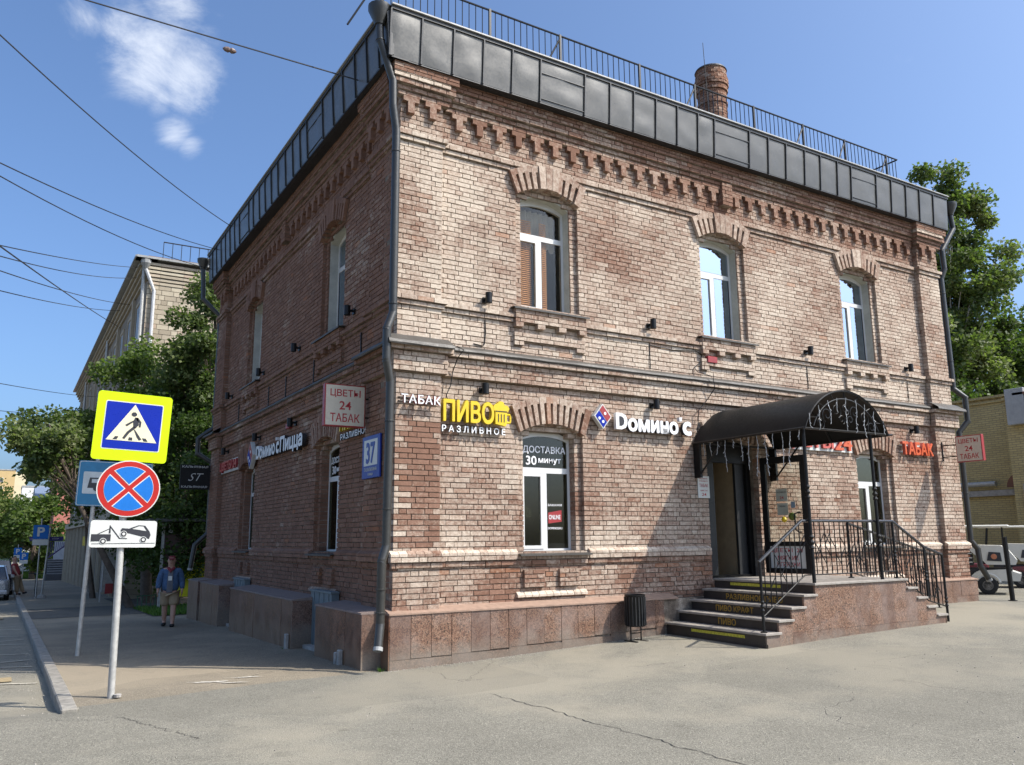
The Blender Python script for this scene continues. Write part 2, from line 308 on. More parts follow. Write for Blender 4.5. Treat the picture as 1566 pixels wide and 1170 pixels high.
def masonry(core, bricks, fr, u0, u1, z0, z1, d0, d1, holes=(), dcore=None, L=.262, h=H, zb=ZB, jo=.0115, cands=None, dg=0, phase=0, tf=None):
    k0 = int(math.floor((z0-zb)/h+1e-4)); k1 = int(math.ceil((z1-zb)/h-1e-4)); rec = .019
    for k in range(k0, k1):
        a, b = max(zb+k*h, z0), min(zb+(k+1)*h, z1)
        if b-a < .012: continue
        zm = (a+b)/2; iv = [(u0, u1)]
        for hf in holes:
            q = hf(zm)
            if q is None: continue
            nv = []
            for s_, e_ in iv:
                if q[1] <= s_ or q[0] >= e_: nv.append((s_, e_)); continue
                if q[0] > s_: nv.append((s_, q[0]))
                if q[1] < e_: nv.append((q[1], e_))
            iv = nv
        for s_, e_ in iv:
            dc = d0 if dcore is None else dcore
            core.box(s_+.004, e_-.004, dc, d1-rec, a-.0005, b+.0005, 1, fr=fr)
            # joint positions
            cuts = [s_]; stretch = (k % 2 == 0); off = phase+(0 if stretch else L/4)
            x = math.floor((s_-off)/L)*L+off-L
            while x < e_:
                step = L if (stretch and RNG.random() > .12) or (not stretch and RNG.random() < .45) else L/2
                x += step
                jx = x+RNG.uniform(-.008, .008)
                if s_+.045 < jx < e_-.045: cuts.append(jx)
            cuts.append(e_)
            for c0, c1 in zip(cuts, cuts[1:]):
                ja = 0 if c0 == s_ else jo/2; jb = 0 if c1 == e_ else jo/2
                um = (c0+c1)/2
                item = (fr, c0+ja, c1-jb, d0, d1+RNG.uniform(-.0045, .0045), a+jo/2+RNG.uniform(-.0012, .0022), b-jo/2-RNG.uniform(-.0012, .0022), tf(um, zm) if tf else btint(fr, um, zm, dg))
                if cands is not None: cands.append(item)
                else: bricks.box(item[1], item[2], item[3], item[4], item[5], item[6], 0, item[7], fr=fr)
def arc_hole(u0, u1, zs, zc, zbot):
    w_, rise = u1-u0, zc-zs; R = (w_*w_/4+rise*rise)/(2*rise); cz = zc-R; c = (u0+u1)/2
    def f(z):
        if z < zbot or z > zc: return None
        if z <= zs: return (u0, u1)
        hw = sqrt(max(0, R*R-(z-cz)**2)); return (c-hw, c+hw)
    return f
def arc_pts(u0, u1, zs, zc, n=10):
    w_, rise = u1-u0, zc-zs; R = (w_*w_/4+rise*rise)/(2*rise); cz = zc-R; c = (u0+u1)/2; A = math.asin(w_/2/R)
    return [(c+R*sin(-A+2*A*i/n), cz+R*cos(-A+2*A*i/n)) for i in range(n+1)]
BLD = empty('brick_building', (0, 0, 0), 'two-storey brown brick corner building with dark metal roof edge', 'building')
UW = [(2.08, 3.30), (6.04, 7.26), (10.08, 11.32)]; GW = [(2.08, 3.30), (10.12, 11.34)]; DOOR = (6.0, 7.28)
LW = [(2.60, 3.83), (8.10, 9.33)]
ZU = (5.30, 7.18, 7.36); ZG = (1.47, 3.30, 3.46)
def holes_of(ul, gl, door=None):
    h_ = [arc_hole(a, b, ZU[1], ZU[2], ZU[0]) for a, b in ul]+[arc_hole(a, b, ZG[1], ZG[2], ZG[0]) for a, b in gl]
    if door: h_.append(arc_hole(door[0], door[1], 3.30, 3.46, .98))
    return h_
core = MB(); bw = MB()
FW, LD = 13.55, 12.30
PFn = (0, .70); PFf = (12.80, 13.55); PLn = (.12, 1.15); PLf = (11.35, 12.30)
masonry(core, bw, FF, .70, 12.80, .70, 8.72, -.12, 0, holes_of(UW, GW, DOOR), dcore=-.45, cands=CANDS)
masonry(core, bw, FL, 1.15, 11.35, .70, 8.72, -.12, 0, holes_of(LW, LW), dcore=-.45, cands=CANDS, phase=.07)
# ground floor / upper floor inner reveals (second step of each opening)
for fr, lst, Z in ((FF, UW, ZU), (FF, GW, ZG), (FL, LW, ZU), (FL, LW, ZG)):
    for a, b in lst:
        masonry(core, bw, fr, a-.02, b+.02, Z[0], Z[2]+.1, (-.10 if Z is ZU else -.21), -.065, [arc_hole(a+.125, b-.125, Z[1]-.05, Z[2]-.09, Z[0]-.1)], dcore=(-.11 if Z is ZU else -.28))
wall = core.build('wall', [BR, MO], BLD)
# pilasters
def pil(fr, u0, u1, ph):
    c = MB(); masonry(c, c, fr, u0, u1, .70, 8.72, 0, .12, dcore=-.45, phase=ph, cands=CANDS if u0 < 5 else None)
    c.build('pilaster', [BR, MO], BLD)
pil(FF, *PFn, .0); pil(FF, *PFf, .04); pil(FL, *PLn, .12); pil(FL, *PLf, .03)
def area(it):
    fr, a, b, d0, d1, z0, z1, t = it
    p = [project(fr.P(u, d1, z)) for u, z in ((a, z0), (b, z0), (b, z1), (a, z1))]
    if any(q is None for q in p): return 0
    if any(q[0] < 0 or q[0] > 1566 or q[1] < 0 or q[1] > 1170 for q in p): return 0
    return abs(sum(p[i][0]*p[(i+1) % 4][1]-p[(i+1) % 4][0]*p[i][1] for i in range(4)))/2
order = sorted(range(len(CANDS)), key=lambda i: -area(CANDS[i]))
for i in order[:300]:
    fr, a, b, d0, d1, z0, z1, t = CANDS[i]
    MB(fr).box(a, b, d0, d1, z0, z1, 0, t).build('brick', BR, wall)
for i in order[300:]:
    fr, a, b, d0, d1, z0, z1, t = CANDS[i]; bw.box(a, b, d0, d1, z0, z1, 0, t, fr=fr)
bw.build('brickwork', [BR], wall, kind='stuff')
# courses that run along the facades (name, z0, z1, d)
def course(name, fr, spans, z0, z1, d, dg=0, ext=True, h=None):
    hh = h or (z1-z0)
    for (u0, u1, base) in spans:
        if u1-u0 < .05: continue
        c = MB(); masonry(c, c, fr, u0, u1, z0, z1, base-.02, base+d, dcore=base-.03, h=hh, zb=z0, phase=RNG.random()*.2, dg=dg)
        c.build(name, [BR, MO], BLD)
def spansF(d, skip=None):
    s_ = [(-d, PFn[1]+d, .12)]; m = [(PFn[1]+d, PFf[0]-d, 0)]
    if skip:
        for a, b in skip:
            nm = []
            for x in m:
                if a < x[1] and b > x[0]: nm += [(x[0], a, 0), (b, x[1], 0)]
                else: nm.append(x)
            m = nm
    return s_+m+[(PFf[0]-d, FW+d, .12)]
def spansL(d, skip=None):
    m = [(PLn[1]+d, PLf[0]-d, 0)]
    if skip:
        for a, b in skip:
            nm = []
            for x in m:
                if a < x[1] and b > x[0]: nm += [(x[0], a, 0), (b, x[1], 0)]
                else: nm.append(x)
            m = nm
    return [(.121, PLn[1]+d, .12)]+m+[(PLf[0]-d, LD+d, .12)]
for fr, sp, gw, dr in ((FF, spansF, GW, DOOR), (FL, spansL, LW, None)):
    sk = ([(dr[0]-.04, dr[1]+.04)] if dr else [])
    gsk = [(a-.05, b+.05) for a, b in gw]
    course('base_band', fr, sp(.03, sk), 1.305, 1.378, .032, -.1); course('base_band', fr, sp(.06, sk+gsk), 1.384, 1.456, .062, .05)
    course('string_course', fr, sp(.035), 5.02, 5.088, .036); course('string_course', fr, sp(.07), 5.092, 5.166, .074, .05)
    course('frieze', fr, sp(.075), 4.04, 4.328, .078, .03, h=.072); course('frieze', fr, sp(.14), 4.332, 4.408, .145, .05)
    course('cornice', fr, sp(.03), 7.56, 7.632, .034); course('cornice', fr, sp(.065), 7.636, 7.712, .068)
    course('cornice', fr, sp(.075), 8.246, 8.318, .075, -.1); course('cornice', fr, sp(.10), 8.322, 8.395, .10, -.1); course('cornice', fr, sp(.15), 8.40, 8.552, .155, -.1, h=.076); course('cornice', fr, sp(.19), 8.556, 8.74, .19, -.15, h=.0613)
    # sloped rowlock course on the base band
    d_ = .062
    for (u0, u1, base) in sp(.06, sk+gsk):
        x = u0; c = MB(fr)
        while x < u1-.03:
            e = min(u1, x+(.127 if fr is FF else .262)+RNG.uniform(-.004, .004)); e = u1 if u1-e < .04 else e
            c.prism([(base-.01, 1.46), (base+d_, 1.46), (base+d_, 1.497+RNG.uniform(-.002, .002)), (base-.01, 1.545)], x+.003, e-.004, 0, btint(fr, x, 2.5, .22 if fr is FF else 0), axis='u'); x = e
        c.build('sloped_band', [BR, MO], BLD)
# pilaster caps
for fr, a, b in ((FF, -.0, .70), (FF, 12.80, 13.55), (FL, .121, 1.15), (FL, 11.35, 12.30)):
    c = MB(); 
    for z0, z1, d in ((8.48, 8.735, .30),):
        lo = a-(d-.12) if (fr is FF or a > 5) else a
        masonry(c, c, fr, lo, b+.05, z0, z1, .2, d, dcore=.1, dg=.35 if fr is FF else 0)
    c.build('pilaster_cap', [BR, MO], BLD)
# dentils: T-shaped pairs of bricks, shared meshes
def dentil_mesh(fr, i):
    c = MB(fr); t = btint(fr, i, 8.1)
    c.prism([(-.13, 8.244), (-.13, 8.168), (-.055, 8.166), (-.055, 7.985), (.055, 7.985), (.055, 8.166), (.13, 8.168), (.13, 8.244)], -.01, .075, 0, (t[0], max(.05, t[1]), 0)); return c.mesh('dentil', [BR, MO])
for fr, runs in ((FF, [(1.02, 6.5, 0), (7.1, 12.6, 0), (.14, .6, .12), (12.95, 13.5, .12)]), (FL, [(1.45, 5.9, 0), (6.5, 11.2, 0), (.35, 1.1, .12), (11.5, 12.2, .12)])):
    ms = [dentil_mesh(fr, i*3.1) for i in range(5)]
    for a, b, base in runs:
        n = int((b-a)/.364)
        for i in range(n+1):
            o = bpy.data.objects.new('dentil', RNG.choice(ms)); COL.objects.link(o); o.location = fr.U*(a+i*.364)+fr.N*base; setparent(o, BLD)
for fr, a in ((FF, 6.66), (FL, 6.05)):
    c = MB(); masonry(c, c, fr, a, a+.26, 7.93, 8.40, 0, .13, dcore=-.05); c.build('cornice_block', [BR, MO], BLD)
# arches
def arch(fr, a, b, zs, zc, hgt, upper):
    E_ = MB(fr); w_, rise = b-a, zc-zs; R = (w_*w_/4+rise*rise)/(2*rise); cz = zc-R; c = (a+b)/2; A = math.asin(w_/2/R); fl = .68
    def pt(t, r):   # t in -1..1, r above intrados
        al = A*t; x, z = c+R*sin(al), cz+R*cos(al); be = al*fl; return (x+r*sin(be), z+r*cos(be))
    hf = lambda t: hgt if not upper else hgt+.02*abs(t)
    # backing
    for i in range(16):
        t0, t1 = -1+2*i/16, -1+2*(i+1)/16
        E_.prism([pt(t0, -.0), pt(t1, 0), pt(t1, hf(t1)), pt(t0, hf(t0))], -.10, .012, 1)
    par = E_.build('window_arch', [BR, MO], BLD)
    n = 11 if upper else 12; ks = [n//2] if upper else []
    for i in range(n):
        t0, t1 = -1+2*i/n, -1+2*(i+1)/n; tw = (t1-t0); tm = t0+tw*.60
        tt = btint(fr, c+i*.05, zc, (-.08 if fr is FF else 0)); sh = i in (4, 5, 6) and upper; g = .008/w_
        V = MB(fr); r1 = hf((t0+t1)/2); top = .10
        if sh:
            V.prism([pt(t0+g, -.004), pt(t1-g, -.004), pt(t1-g, r1+.015), pt(t0+g, r1+.015)], -.10, .095, 0, tt)
        elif i == n-1:
            V.prism([pt(t0+g, -.004), pt(t1, -.004), pt(t1, r1), pt(t0+g, r1)], -.10, .075, 0, tt)
        else:
            V.prism([pt(t0, -.004), pt(tm, -.004), pt(tm, r1-top), pt(t1-g, r1-top), pt(t1-g, r1), pt(t0, r1)], -.10, .075+RNG.uniform(-.004, .004), 0, tt)
        V.build('voussoir', [BR, MO], par)
for fr, ul, gl in ((FF, UW, GW), (FL, LW, LW)):
    for a, b in ul: arch(fr, a, b, ZU[1], ZU[2], .37, True)
    for a, b in gl: arch(fr, a, b, ZG[1], ZG[2], .42, False)
arch(FF, *DOOR, 3.30, 3.46, .42, False)
# windows
def window(fr, a, b, Z, style):
    up_ = Z is ZU; dw = -.26 if up_ else -.21; wa, wb = a+.105, b-.105; zs, zc, zb = Z[1]-.05, Z[2]-.08, Z[0]
    par = MB(fr)
    # outer frame ring following the arch
    ap = arc_pts(wa, wb, zs, zc); outer = [(wa, zb)]+ap+[(wb, zb)]
    ft = .065; ai = arc_pts(wa+ft, wb-ft, zs-ft*.6, zc-ft-(.04 if up_ else .03)); inner = [(wa+ft, zb+ft)]+ai+[(wb-ft, zb+ft)]
    for i in range(len(outer)):
        j = (i+1) % len(outer); par.prism([outer[i], outer[j], inner[j], inner[i]], dw-.05, dw, 0)
    ztr = zb+(zc-zb)*(.645); cm = (wa+wb)/2
    par.box(wa+ft, wb-ft, dw-.045, dw-.004, ztr, ztr+.085, 0); par.box(cm-.03, cm+.045, dw-.045, dw-.006, zb+ft, ztr, 0)
    P = par.build('window', PVC, BLD)
    if up_ : # plaster reveal
        r = MB(fr); e = .10; o1 = [(wa-e, zb)]+arc_pts(wa-e, wb+e, zs+.03, zc+.09)+[(wb+e, zb)]; i1 = [(wa+.018, zb)]+arc_pts(wa+.018, wb-.018, zs-.006, zc-.012)+[(wb-.018, zb)]
        for i in range(len(o1)-1): r.prism([o1[i], o1[i+1], i1[i+1], i1[i]], dw-.03, -.098, 0)
        r.build('reveal', PVCD, P)
    s_ = MB(fr); x0, x1, z0, z1, k = wa+ft+.006, cm-.03, zb+ft, ztr-.004, .05
    for q in ((x0, x1, z0, z0+k), (x0, x1, z1-k, z1), (x0, x0+k, z0+k, z1-k), (x1-k, x1, z0+k, z1-k)): s_.box(q[0], q[1], dw-.04, dw+.012, q[2], q[3])
    s_.build('sash', PVC, P)
    gl = {'blind': GLB, 'mirror': GLM, 'shop': GLD}[style]
    MB(fr).box(x0+k, x1-k, dw-.022, dw-.016, z0+k, z1-k).build('glass_pane', gl, P)
    MB(fr).box(cm+.045, wb-ft, dw-.022, dw-.016, zb+ft, ztr).build('glass_pane', gl, P)
    MB(fr).prism([(wa+ft, ztr+.085)]+ai+[(wb-ft, ztr+.085)], dw-.022, dw-.016).build('glass_pane', gl, P)
    # gaskets
    g_ = MB(fr); 
    for q in ((cm+.045, wb-ft, zb+ft, zb+ft+.008), (cm+.045, cm+.053, zb+ft, ztr), (wb-ft-.008, wb-ft, zb+ft, ztr), (wa+ft, wb-ft, ztr+.085, ztr+.092)): g_.box(q[0], q[1], dw-.012, dw-.008, q[2], q[3])
    g_.build('gasket', BLKSIDE, P)
    # room behind
    r = MB(fr); i0, i1, zr0, zr1, dp = wa-.25, wb+.25, zb-.1, zc+.15, dw-1.5
    r.box(i0, i1, dp-.05, dp, zr0, zr1); r.box(i0-.05, i0, dp, dw-.06, zr0, zr1); r.box(i1, i1+.05, dp, dw-.06, zr0, zr1); r.box(i0, i1, dp, dw-.06, zr1, zr1+.05); r.box(i0, i1, dp, dw-.06, zr0-.05, zr0)
    r.build('room_behind', ROOM if style == 'shop' else ROOMD, P)
    if style == 'blind':
        bl = MB(fr); z = zb+.1
        while z < ztr+.35:
            bl.prism([(dw-.085, z+.031), (dw-.062, z), (dw-.059, z+.002), (dw-.082, z+.033)], wa+.05, cm-.12, 0, axis='u'); bl.prism([(dw-.085, z+.031), (dw-.062, z), (dw-.059, z+.002), (dw-.082, z+.033)], cm+.05, wb-.32, 0, axis='u'); z += .034
        bl.build('window_blind', WOODB, P)
        c = MB(fr); rows = []
        for i in range(9): rows.append([fr.P(wa+.04+(wb-wa-.08)*j/40, dw-.2-.03*sin(j*1.3), zc-.12-(zc-ztr-.05)*i/8*(1+.05*sin(j*.9))) for j in range(41)])
        c.grid(rows).build('curtain', plain('sheer_curtain', (.50, .49, .48), .9), P, smooth=True)
    elif style == 'mirror':
        c = MB(fr); rows = []
        for i in range(3): rows.append([fr.P(wa+.02+(wb-wa-.22)*j/40, dw-.13-.004*sin(j*1.7), zc-.02-(zc-zb)*i/2) for j in range(41)])
        c.grid(rows).build('curtain', plain('grey_blue_curtain', (.30, .36, .44), .9), P, smooth=True)
    return P, dw, wa, wb, ztr, cm, zb
WIN = {}
for i, (a, b) in enumerate(UW): WIN['u%d' % i] = window(FF, a, b, ZU, 'blind' if i == 0 else 'mirror')
for i, (a, b) in enumerate(GW): WIN['g%d' % i] = window(FF, a, b, ZG, 'shop')
for i, (a, b) in enumerate(LW): WIN['lu%d' % i] = window(FL, a, b, ZU, 'mirror'); WIN['lg%d' % i] = window(FL, a, b, ZG, 'shop')
# sills and aprons
for fr, ul, gl in ((FF, UW, GW), (FL, LW, LW)):
    for a, b in ul:
        c = MB(fr); c.prism([(-.3, 5.315), (.13, 5.262), (.13, 5.232), (.118, 5.232), (.118, 5.25), (-.3, 5.30)], a-.11, b+.12, 0, axis='u'); c.build('window_sill', m_sheetS if False else FLASH, BLD)
        c = MB(); masonry(c, c, fr, a-.07, b+.07, 5.03, 5.245, 0, .095, dcore=-.02, zb=5.015); u = a-.07
        for i in range(4):
            x = a-.07+i*(b-a+.14-.14)/3; c.box(x, x+.14, 0, .095, 4.955, 5.026, 0, btint(fr, x, 5), fr=fr)
        masonry(c, c, fr, a-.07, a+.10, 4.66, 4.735, 0, .05, dcore=-.02, h=.075, zb=4.66); masonry(c, c, fr, b-.10, b+.07, 4.66, 4.735, 0, .05, dcore=-.02, h=.075, zb=4.66)
        masonry(c, c, fr, a-.07, b+.07, 4.737, 4.875, 0, .05, dcore=-.02, h=.069, zb=4.737)
        c.build('window_apron', [BR, MO], BLD)
    for a, b in gl:
        c = MB(fr); c.prism([(-.26, 1.50), (.125, 1.462), (.125, 1.435), (.113, 1.435), (.113, 1.45), (-.26, 1.488)], a-.045, b+.05, 0, axis='u'); c.build('window_sill', FLASH, BLD)
        c = MB(); masonry(c, c, fr, a-.04, b+.04, 1.384, 1.45, 0, .05, dcore=-.02, h=.066, zb=1.384)
        for x in (a+.06, a+.70): masonry(c, c, fr, x, x+.36, .975, 1.235, 0, .055, dcore=-.02, h=.065, zb=.975)
        x = a-.06
        while x < b: e = min(b+.03, x+.127); c.prism([(-.01, .84), (.05, .84), (.05, .872), (-.01, .925)], x+.003, e-.004, 0, btint(fr, x, 2.5, .35), fr=fr, axis='u'); x = e+.001
        c.build('window_apron', [BR, MO], BLD)
# mid ledge flashing
for fr, a, b, base in ((FF, -.20, .82, .12), (FF, .82, 12.68, 0), (FF, 12.68, 13.73, .12), (FL, .121-.12, 1.25, .12), (FL, 1.25, 11.25, 0), (FL, 11.25, 12.5, .12)):
    big = base > 0; l_ = base+(.22 if big else .175); rows = []
    n = int((b-a)/.25)+2
    for (d, z) in ((l_-.012, 4.385 if big else 4.405), (l_, 4.405 if big else 4.425), (l_-.02, 4.45 if big else 4.46), (base+.0, 4.575 if big else 4.535)):
        rows.append([fr.P(a+(b-a)*i/n, d+RNG.uniform(-.003, .003), z+RNG.uniform(-.004, .004)) for i in range(n+1)])
    c = MB(fr); c.grid(rows if not fr.flip else rows[::-1]); c.box(a, b, base, l_-.02, 4.40, 4.412, 0); c.build('ledge_flashing', FLASH, BLD)
# ------------------------------------------------------------------ roof parapet
RF = empty('roof', (6, 6, 9.5)); setparent(RF, BLD)
PX = [-.30, .21, .75, 1.28, 1.81, 2.35, 3.25, 3.79, 4.32, 4.83, 5.34, 5.85, 6.27, 7.20, 7.73, 8.24, 8.80, 9.28, 9.82, 10.27, 11.12, 11.65, 12.18, 12.69, 13.22, 13.80]
PY = [-.24, .16, .64, 1.16, 1.72, 2.22, 2.77, 3.67, 4.11, 4.59, 5.09, 5.63, 6.14, 6.63, 7.12, 7.65, 8.05, 8.96, 9.45, 9.95, 10.45, 10.95, 11.5, 12.0, 12.52]
def panels(fr, xs, d0):
    for i, (a, b) in enumerate(zip(xs, xs[1:])):
        c = MB(fr); rows = []; wide = b-a > .8; sd = RNG.random()*50
        for r in range(9):
            z = 8.725+(9.46-8.725)*r/8; row = []
            for q in range(9):
                u = a+.012+(b-a-.024)*q/8; e = min(1, 4*min(r/8, 1-r/8)+.15)*min(1, 4*min(q/8, 1-q/8)+.15)
                bl = e*(.010+.016*mnoise.noise(Vector((u*2.3+sd, z*3, sd))))
                if wide and .60 < r/8 < .70: bl -= .0
                row.append(fr.P(u, d0+.045*(z-8.725)/.74+bl, z))
            rows.append(row)
        c.grid(rows if not fr.flip else rows[::-1], 0)
        c.box(a, b, d0-.06, d0-.012, 8.735, 9.45, 1)
        if wide:
            dz = 9.22; c.box(a+.01, b-.01, d0, d0+.05, dz, dz+.014, 1); c.box(a+.01, b-.01, d0+.0, d0+.022, 8.775, 8.785, 1)
        c.build('parapet_panel', [ROOFM, DARK], RF, smooth=True)
        s_ = MB(fr); s_.prism([(d0-.03, 8.715), (d0+.026, 8.715), (d0+.072, 9.45), (d0-.03, 9.45)], a-.011, a+.011, axis='u'); s_.build('standing_seam', DARK, RF)
    c = MB(fr); c.box(xs[0]+(.0 if fr is FF else .02), xs[-1], d0-.02, d0+.07, 9.452, 9.505); c.build('roof_edge', DARK, RF)
    c = MB(fr); c.box(xs[0], xs[-1], d0-.4, d0+.10, 9.507, 9.53); c.build('roof_edge', TRIM, RF)
    c = MB(fr); c.box(xs[0]+.01, xs[-1]-.01, d0-.3, d0-.002, 8.705, 8.724); c.box(xs[0]+.02, xs[-1]-.02, d0-.075, d0-.06, 8.70, 9.44); c.build('soffit', DARK, RF)
panels(FF, PX, .345); panels(FL, PY, .405)
c = MB(); c.grid([[(-.2, -.1, 9.51), (13.7, -.1, 9.51)], [(2.5, 3.5, 9.95), (11, 3.5, 9.95)], [(2.5, 9, 9.95), (11, 9, 9.95)], [(-.2, 12.4, 9.51), (13.7, 12.4, 9.51)]])
c.grid([[(-.2, 12.4, 9.51), (2.5, 9, 9.95)], [(-.2, -.1, 9.51), (2.5, 3.5, 9.95)]]); c.grid([[(13.7, -.1, 9.51), (11, 3.5, 9.95)], [(13.7, 12.4, 9.51), (11, 9, 9.95)]]); c.build('roof_sheet', ROOFM, RF)
c = MB(); c.box(.4, 13.5, 12.0, 12.25, 0, 9.45); c.box(13.3, 13.5, .5, 12.0, 0, 9.45); c.build('rear_wall', [STB], BLD)
MB().box(-.28, 13.78, -.2, 12.5, 9.40, 9.44).build('roof_deck', DARK, RF)
# chimney
c = MB(); cx, cy, r = 10.72, 4.0, .385; z = 9.4; k = 0
CH = MB().lathe((cx, cy, 0), [(r-.02, 9.4), (r-.02, 14.0), (r-.15, 14.0), (r-.15, 13.6)], 28).build('chimney', MO, BLD)
def chrad(z):
    if z > 13.75: return r+.03
    if z > 13.50: return r+.07
    if z > 13.35: return r+.035
    if 12.95 < z < 13.03: return r+.02
    return r
while z < 14.02:
    n = 16; rr = chrad(z)+RNG.uniform(-.004, .004)
    for i in range(n):
        t0, t1 = 2*pi*(i+.5*(k % 2))/n+.012, 2*pi*(i+1+.5*(k % 2))/n-.012
        if cos((t0+t1)/2+pi/2) < -.9: continue
        c.prism([(cx+(rr-.1)*cos(t0), cy+(rr-.1)*sin(t0)), (cx+rr*cos(t0), cy+rr*sin(t0)), (cx+rr*cos(t1), cy+rr*sin(t1)), (cx+(rr-.1)*cos(t1), cy+(rr-.1)*sin(t1))], 0, 1, 0, (RNG.random()*.8, RNG.uniform(.0, .35), .25*RNG.random()))
        q = 8; vs = c.v[-q:]
        for j in range(q): a_, e_, b_ = vs[j]; c.v[-q+j] = (a_, b_, z+.005+e_*(H-.011))
    z += H; k += 1
c.build('chimney_brickwork', BR, CH, kind='stuff')
c = MB(); c.lathe((cx, cy, 0), [(r+.045, 14.02), (r+.02, 14.07), (r-.12, 14.07)], 28); c.build('chimney_rim', DARK, CH)
t = MB(); t.tube([(10.3, 3.75, 9.5), (10.3, 3.75, 12.8), (10.2, 3.72, 14.6)], [.018, .014, .008], 6); tagp(t.build('antenna', BLACK), 'thin black aerial rod standing beside the round brick chimney', 'antenna')
# ------------------------------------------------------------------ granite plinth
def slabs(fr, a, b, z0f, z1, d0, d1, w_=.305, mat=GR, parent=BLD, foot=True):
    x = a; i = 0
    while x < b-.02:
        e = min(b, x+w_); e = b if b-e < .08 else e; g = z0f(x)-.1; zf = z0f(x)+.13
        MB(fr).box(x+.0035, e-.0035, d0, d1+RNG.uniform(-.003, .003), (zf if foot else g), z1-.03, 0).build('granite_slab', mat, parent)
        if foot and i % 3 == 0:
            e3 = min(b, x+w_*3); MB(fr).box(x+.002, e3-.002, d0, d1+.002, g, zf-.004, 0).build('granite_slab', mat, parent)
        x = e; i += 1
def smst(x, a, b): t = min(1, max(0, (x-a)/(b-a))); return t*t*(3-2*t)
def gz(x, y):
    z = .28*smst(x, -.3, 9.5)**.8 if x > -.3 else 0
    z *= min(1, max(0, 1+(y+1.0)/12)) if y < -1 else 1
    wl = 1-smst(x, .5, 9)
    z -= .019*min(max(0, y), 140)*wl
    if x < -3.80: z -= .11*smst(-x, 3.80, 3.84)*smst(y, -.9, .3)
    return z
gfF = lambda x: gz(x, -.1)
PL = empty('plinth', (0, 0, 0)); setparent(PL, BLD)
slabs(FF, -.06, 4.70, gfF, .73, .1, .20, parent=PL); slabs(FF, 9.05, 13.66, gfF, .755, .1, .20, parent=PL)
for a, b, z in ((-.075, 5.0, .73), (8.6, 13.68, .755)):
    MB(FF).prism([(.0, z+.055), (.215, z-.008), (.215, z-.028), (.0, z-.028)], a, b, 0, axis='u').build('plinth_cap', plain('plinth_cap_stone', (.30, .20, .145), .7, var=.15, scale=12), PL)
MB().box(-.075, -.055, -.075, .23, 0-.1, .70).build('granite_slab', GR2, PL)
MB().box(-.05, 13.6, -.06, .15, -.2, .70).build('plinth_core', MO, PL)
gfL = lambda y: gz(-.4, y)
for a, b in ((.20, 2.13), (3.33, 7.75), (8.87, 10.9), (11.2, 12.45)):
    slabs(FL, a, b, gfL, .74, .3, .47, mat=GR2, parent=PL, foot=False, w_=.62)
    c = MB(); c.box(-.33, .1, a+.01, b-.01, -.4, .70); c.build('plinth_core', MO, PL)
    c = MB(FL); c.prism([(.0, .775), (.485, .735), (.485, .712), (.0, .712)], a-.012, b+.01, 0, axis='u'); c.build('plinth_cap', plain('shade_side_cap_stone', (.22, .17, .15), .7, var=.15, scale=12), PL)  # cap tone darkened like the slabs below, shade put into the colour
    MB().box(-.352, .1, a-.012, a+.01, -.4, .71).build('granite_slab', GR, PL); MB().box(-.345, .1, b-.012, b+.003, -.4, .71).build('granite_slab', GR2, PL)
for a, b in ((2.13, 3.33), (7.75, 8.87), (10.9, 11.2)):
    MB().box(-.16, .1, a+.004, b-.004, -.4, gfL(b)+.07).build('threshold', CONC, PL)
    if b-a > .5:
        ya, yb3 = (2.36, 3.40) if a < 5 else (7.95, 8.95); p = MB().box(-.02, .10, ya, yb3, -.2, .86).build('cellar_door', BLUEG, BLD)
        q = MB()
        for i in range(4): y = ya+.12+i*.24; q.box(-.030, -.018, y, y+.015, 0, .85)
        q.box(-.04, .1, ya-.02, yb3+.02, .86, .89); q.build('door_rib', BLUEG, p)
MB().box(.0, .12, .2, 12.3, -.4, .74).build('plinth_core', MO, PL)
for (y, z, s_) in ((1.0, 0, .10), (.85, .02, .13), (3.42, 0, .12)):
    o = MB().box(-.42, -.355, y, y+s_*.7, -.08, s_*1.5); o.build('stone_chip', CONC, PL, bev=.012)
# ------------------------------------------------------------------ ground
def sheet(name, x0, x1, y0, y1, mat, off=0, step=.5, pred=None, **tg):
    nx, ny = max(2, int((x1-x0)/step)+1), max(2, int((y1-y0)/step)+1)
    rows = [[(x0+(x1-x0)*i/(nx-1), y0+(y1-y0)*j/(ny-1), gz(x0+(x1-x0)*i/(nx-1), y0+(y1-y0)*j/(ny-1))+off) for i in range(nx)] for j in range(ny)]
    return MB().grid(rows).build(name, mat, **tg)
xs = [-600, -200, -80, -40, -25, -16, -12, -9, -7, -6]+[-5.5+.25*i for i in range(5)]+[-4.3, -4.1, -3.95, -3.84, -3.80, -3.70]+[-3.5+.25*i for i in range(70)]+[14.5, 16, 18, 22, 30, 45, 80, 200, 700]
ys = [-200, -60, -30, -20, -15]+[-12+.35*i for i in range(76)]+[15, 16, 18, 20, 23, 26, 30, 35, 42, 50, 65, 80, 110, 140, 200, 400, 1000]
def und(x, y): return .006*mnoise.noise(Vector((x*.9, y*.9, 0)))+.01*mnoise.noise(Vector((x*.3, y*.3, 3)))
MB().grid([[(x, y, gz(x, y)+(und(x, y) if abs(x) < 20 and y < 14 and not (x < 14 and x > -.2 and y > -.3) else 0)) for x in xs] for y in ys]).build('ground', ASPH, kind='structure', smooth=True)
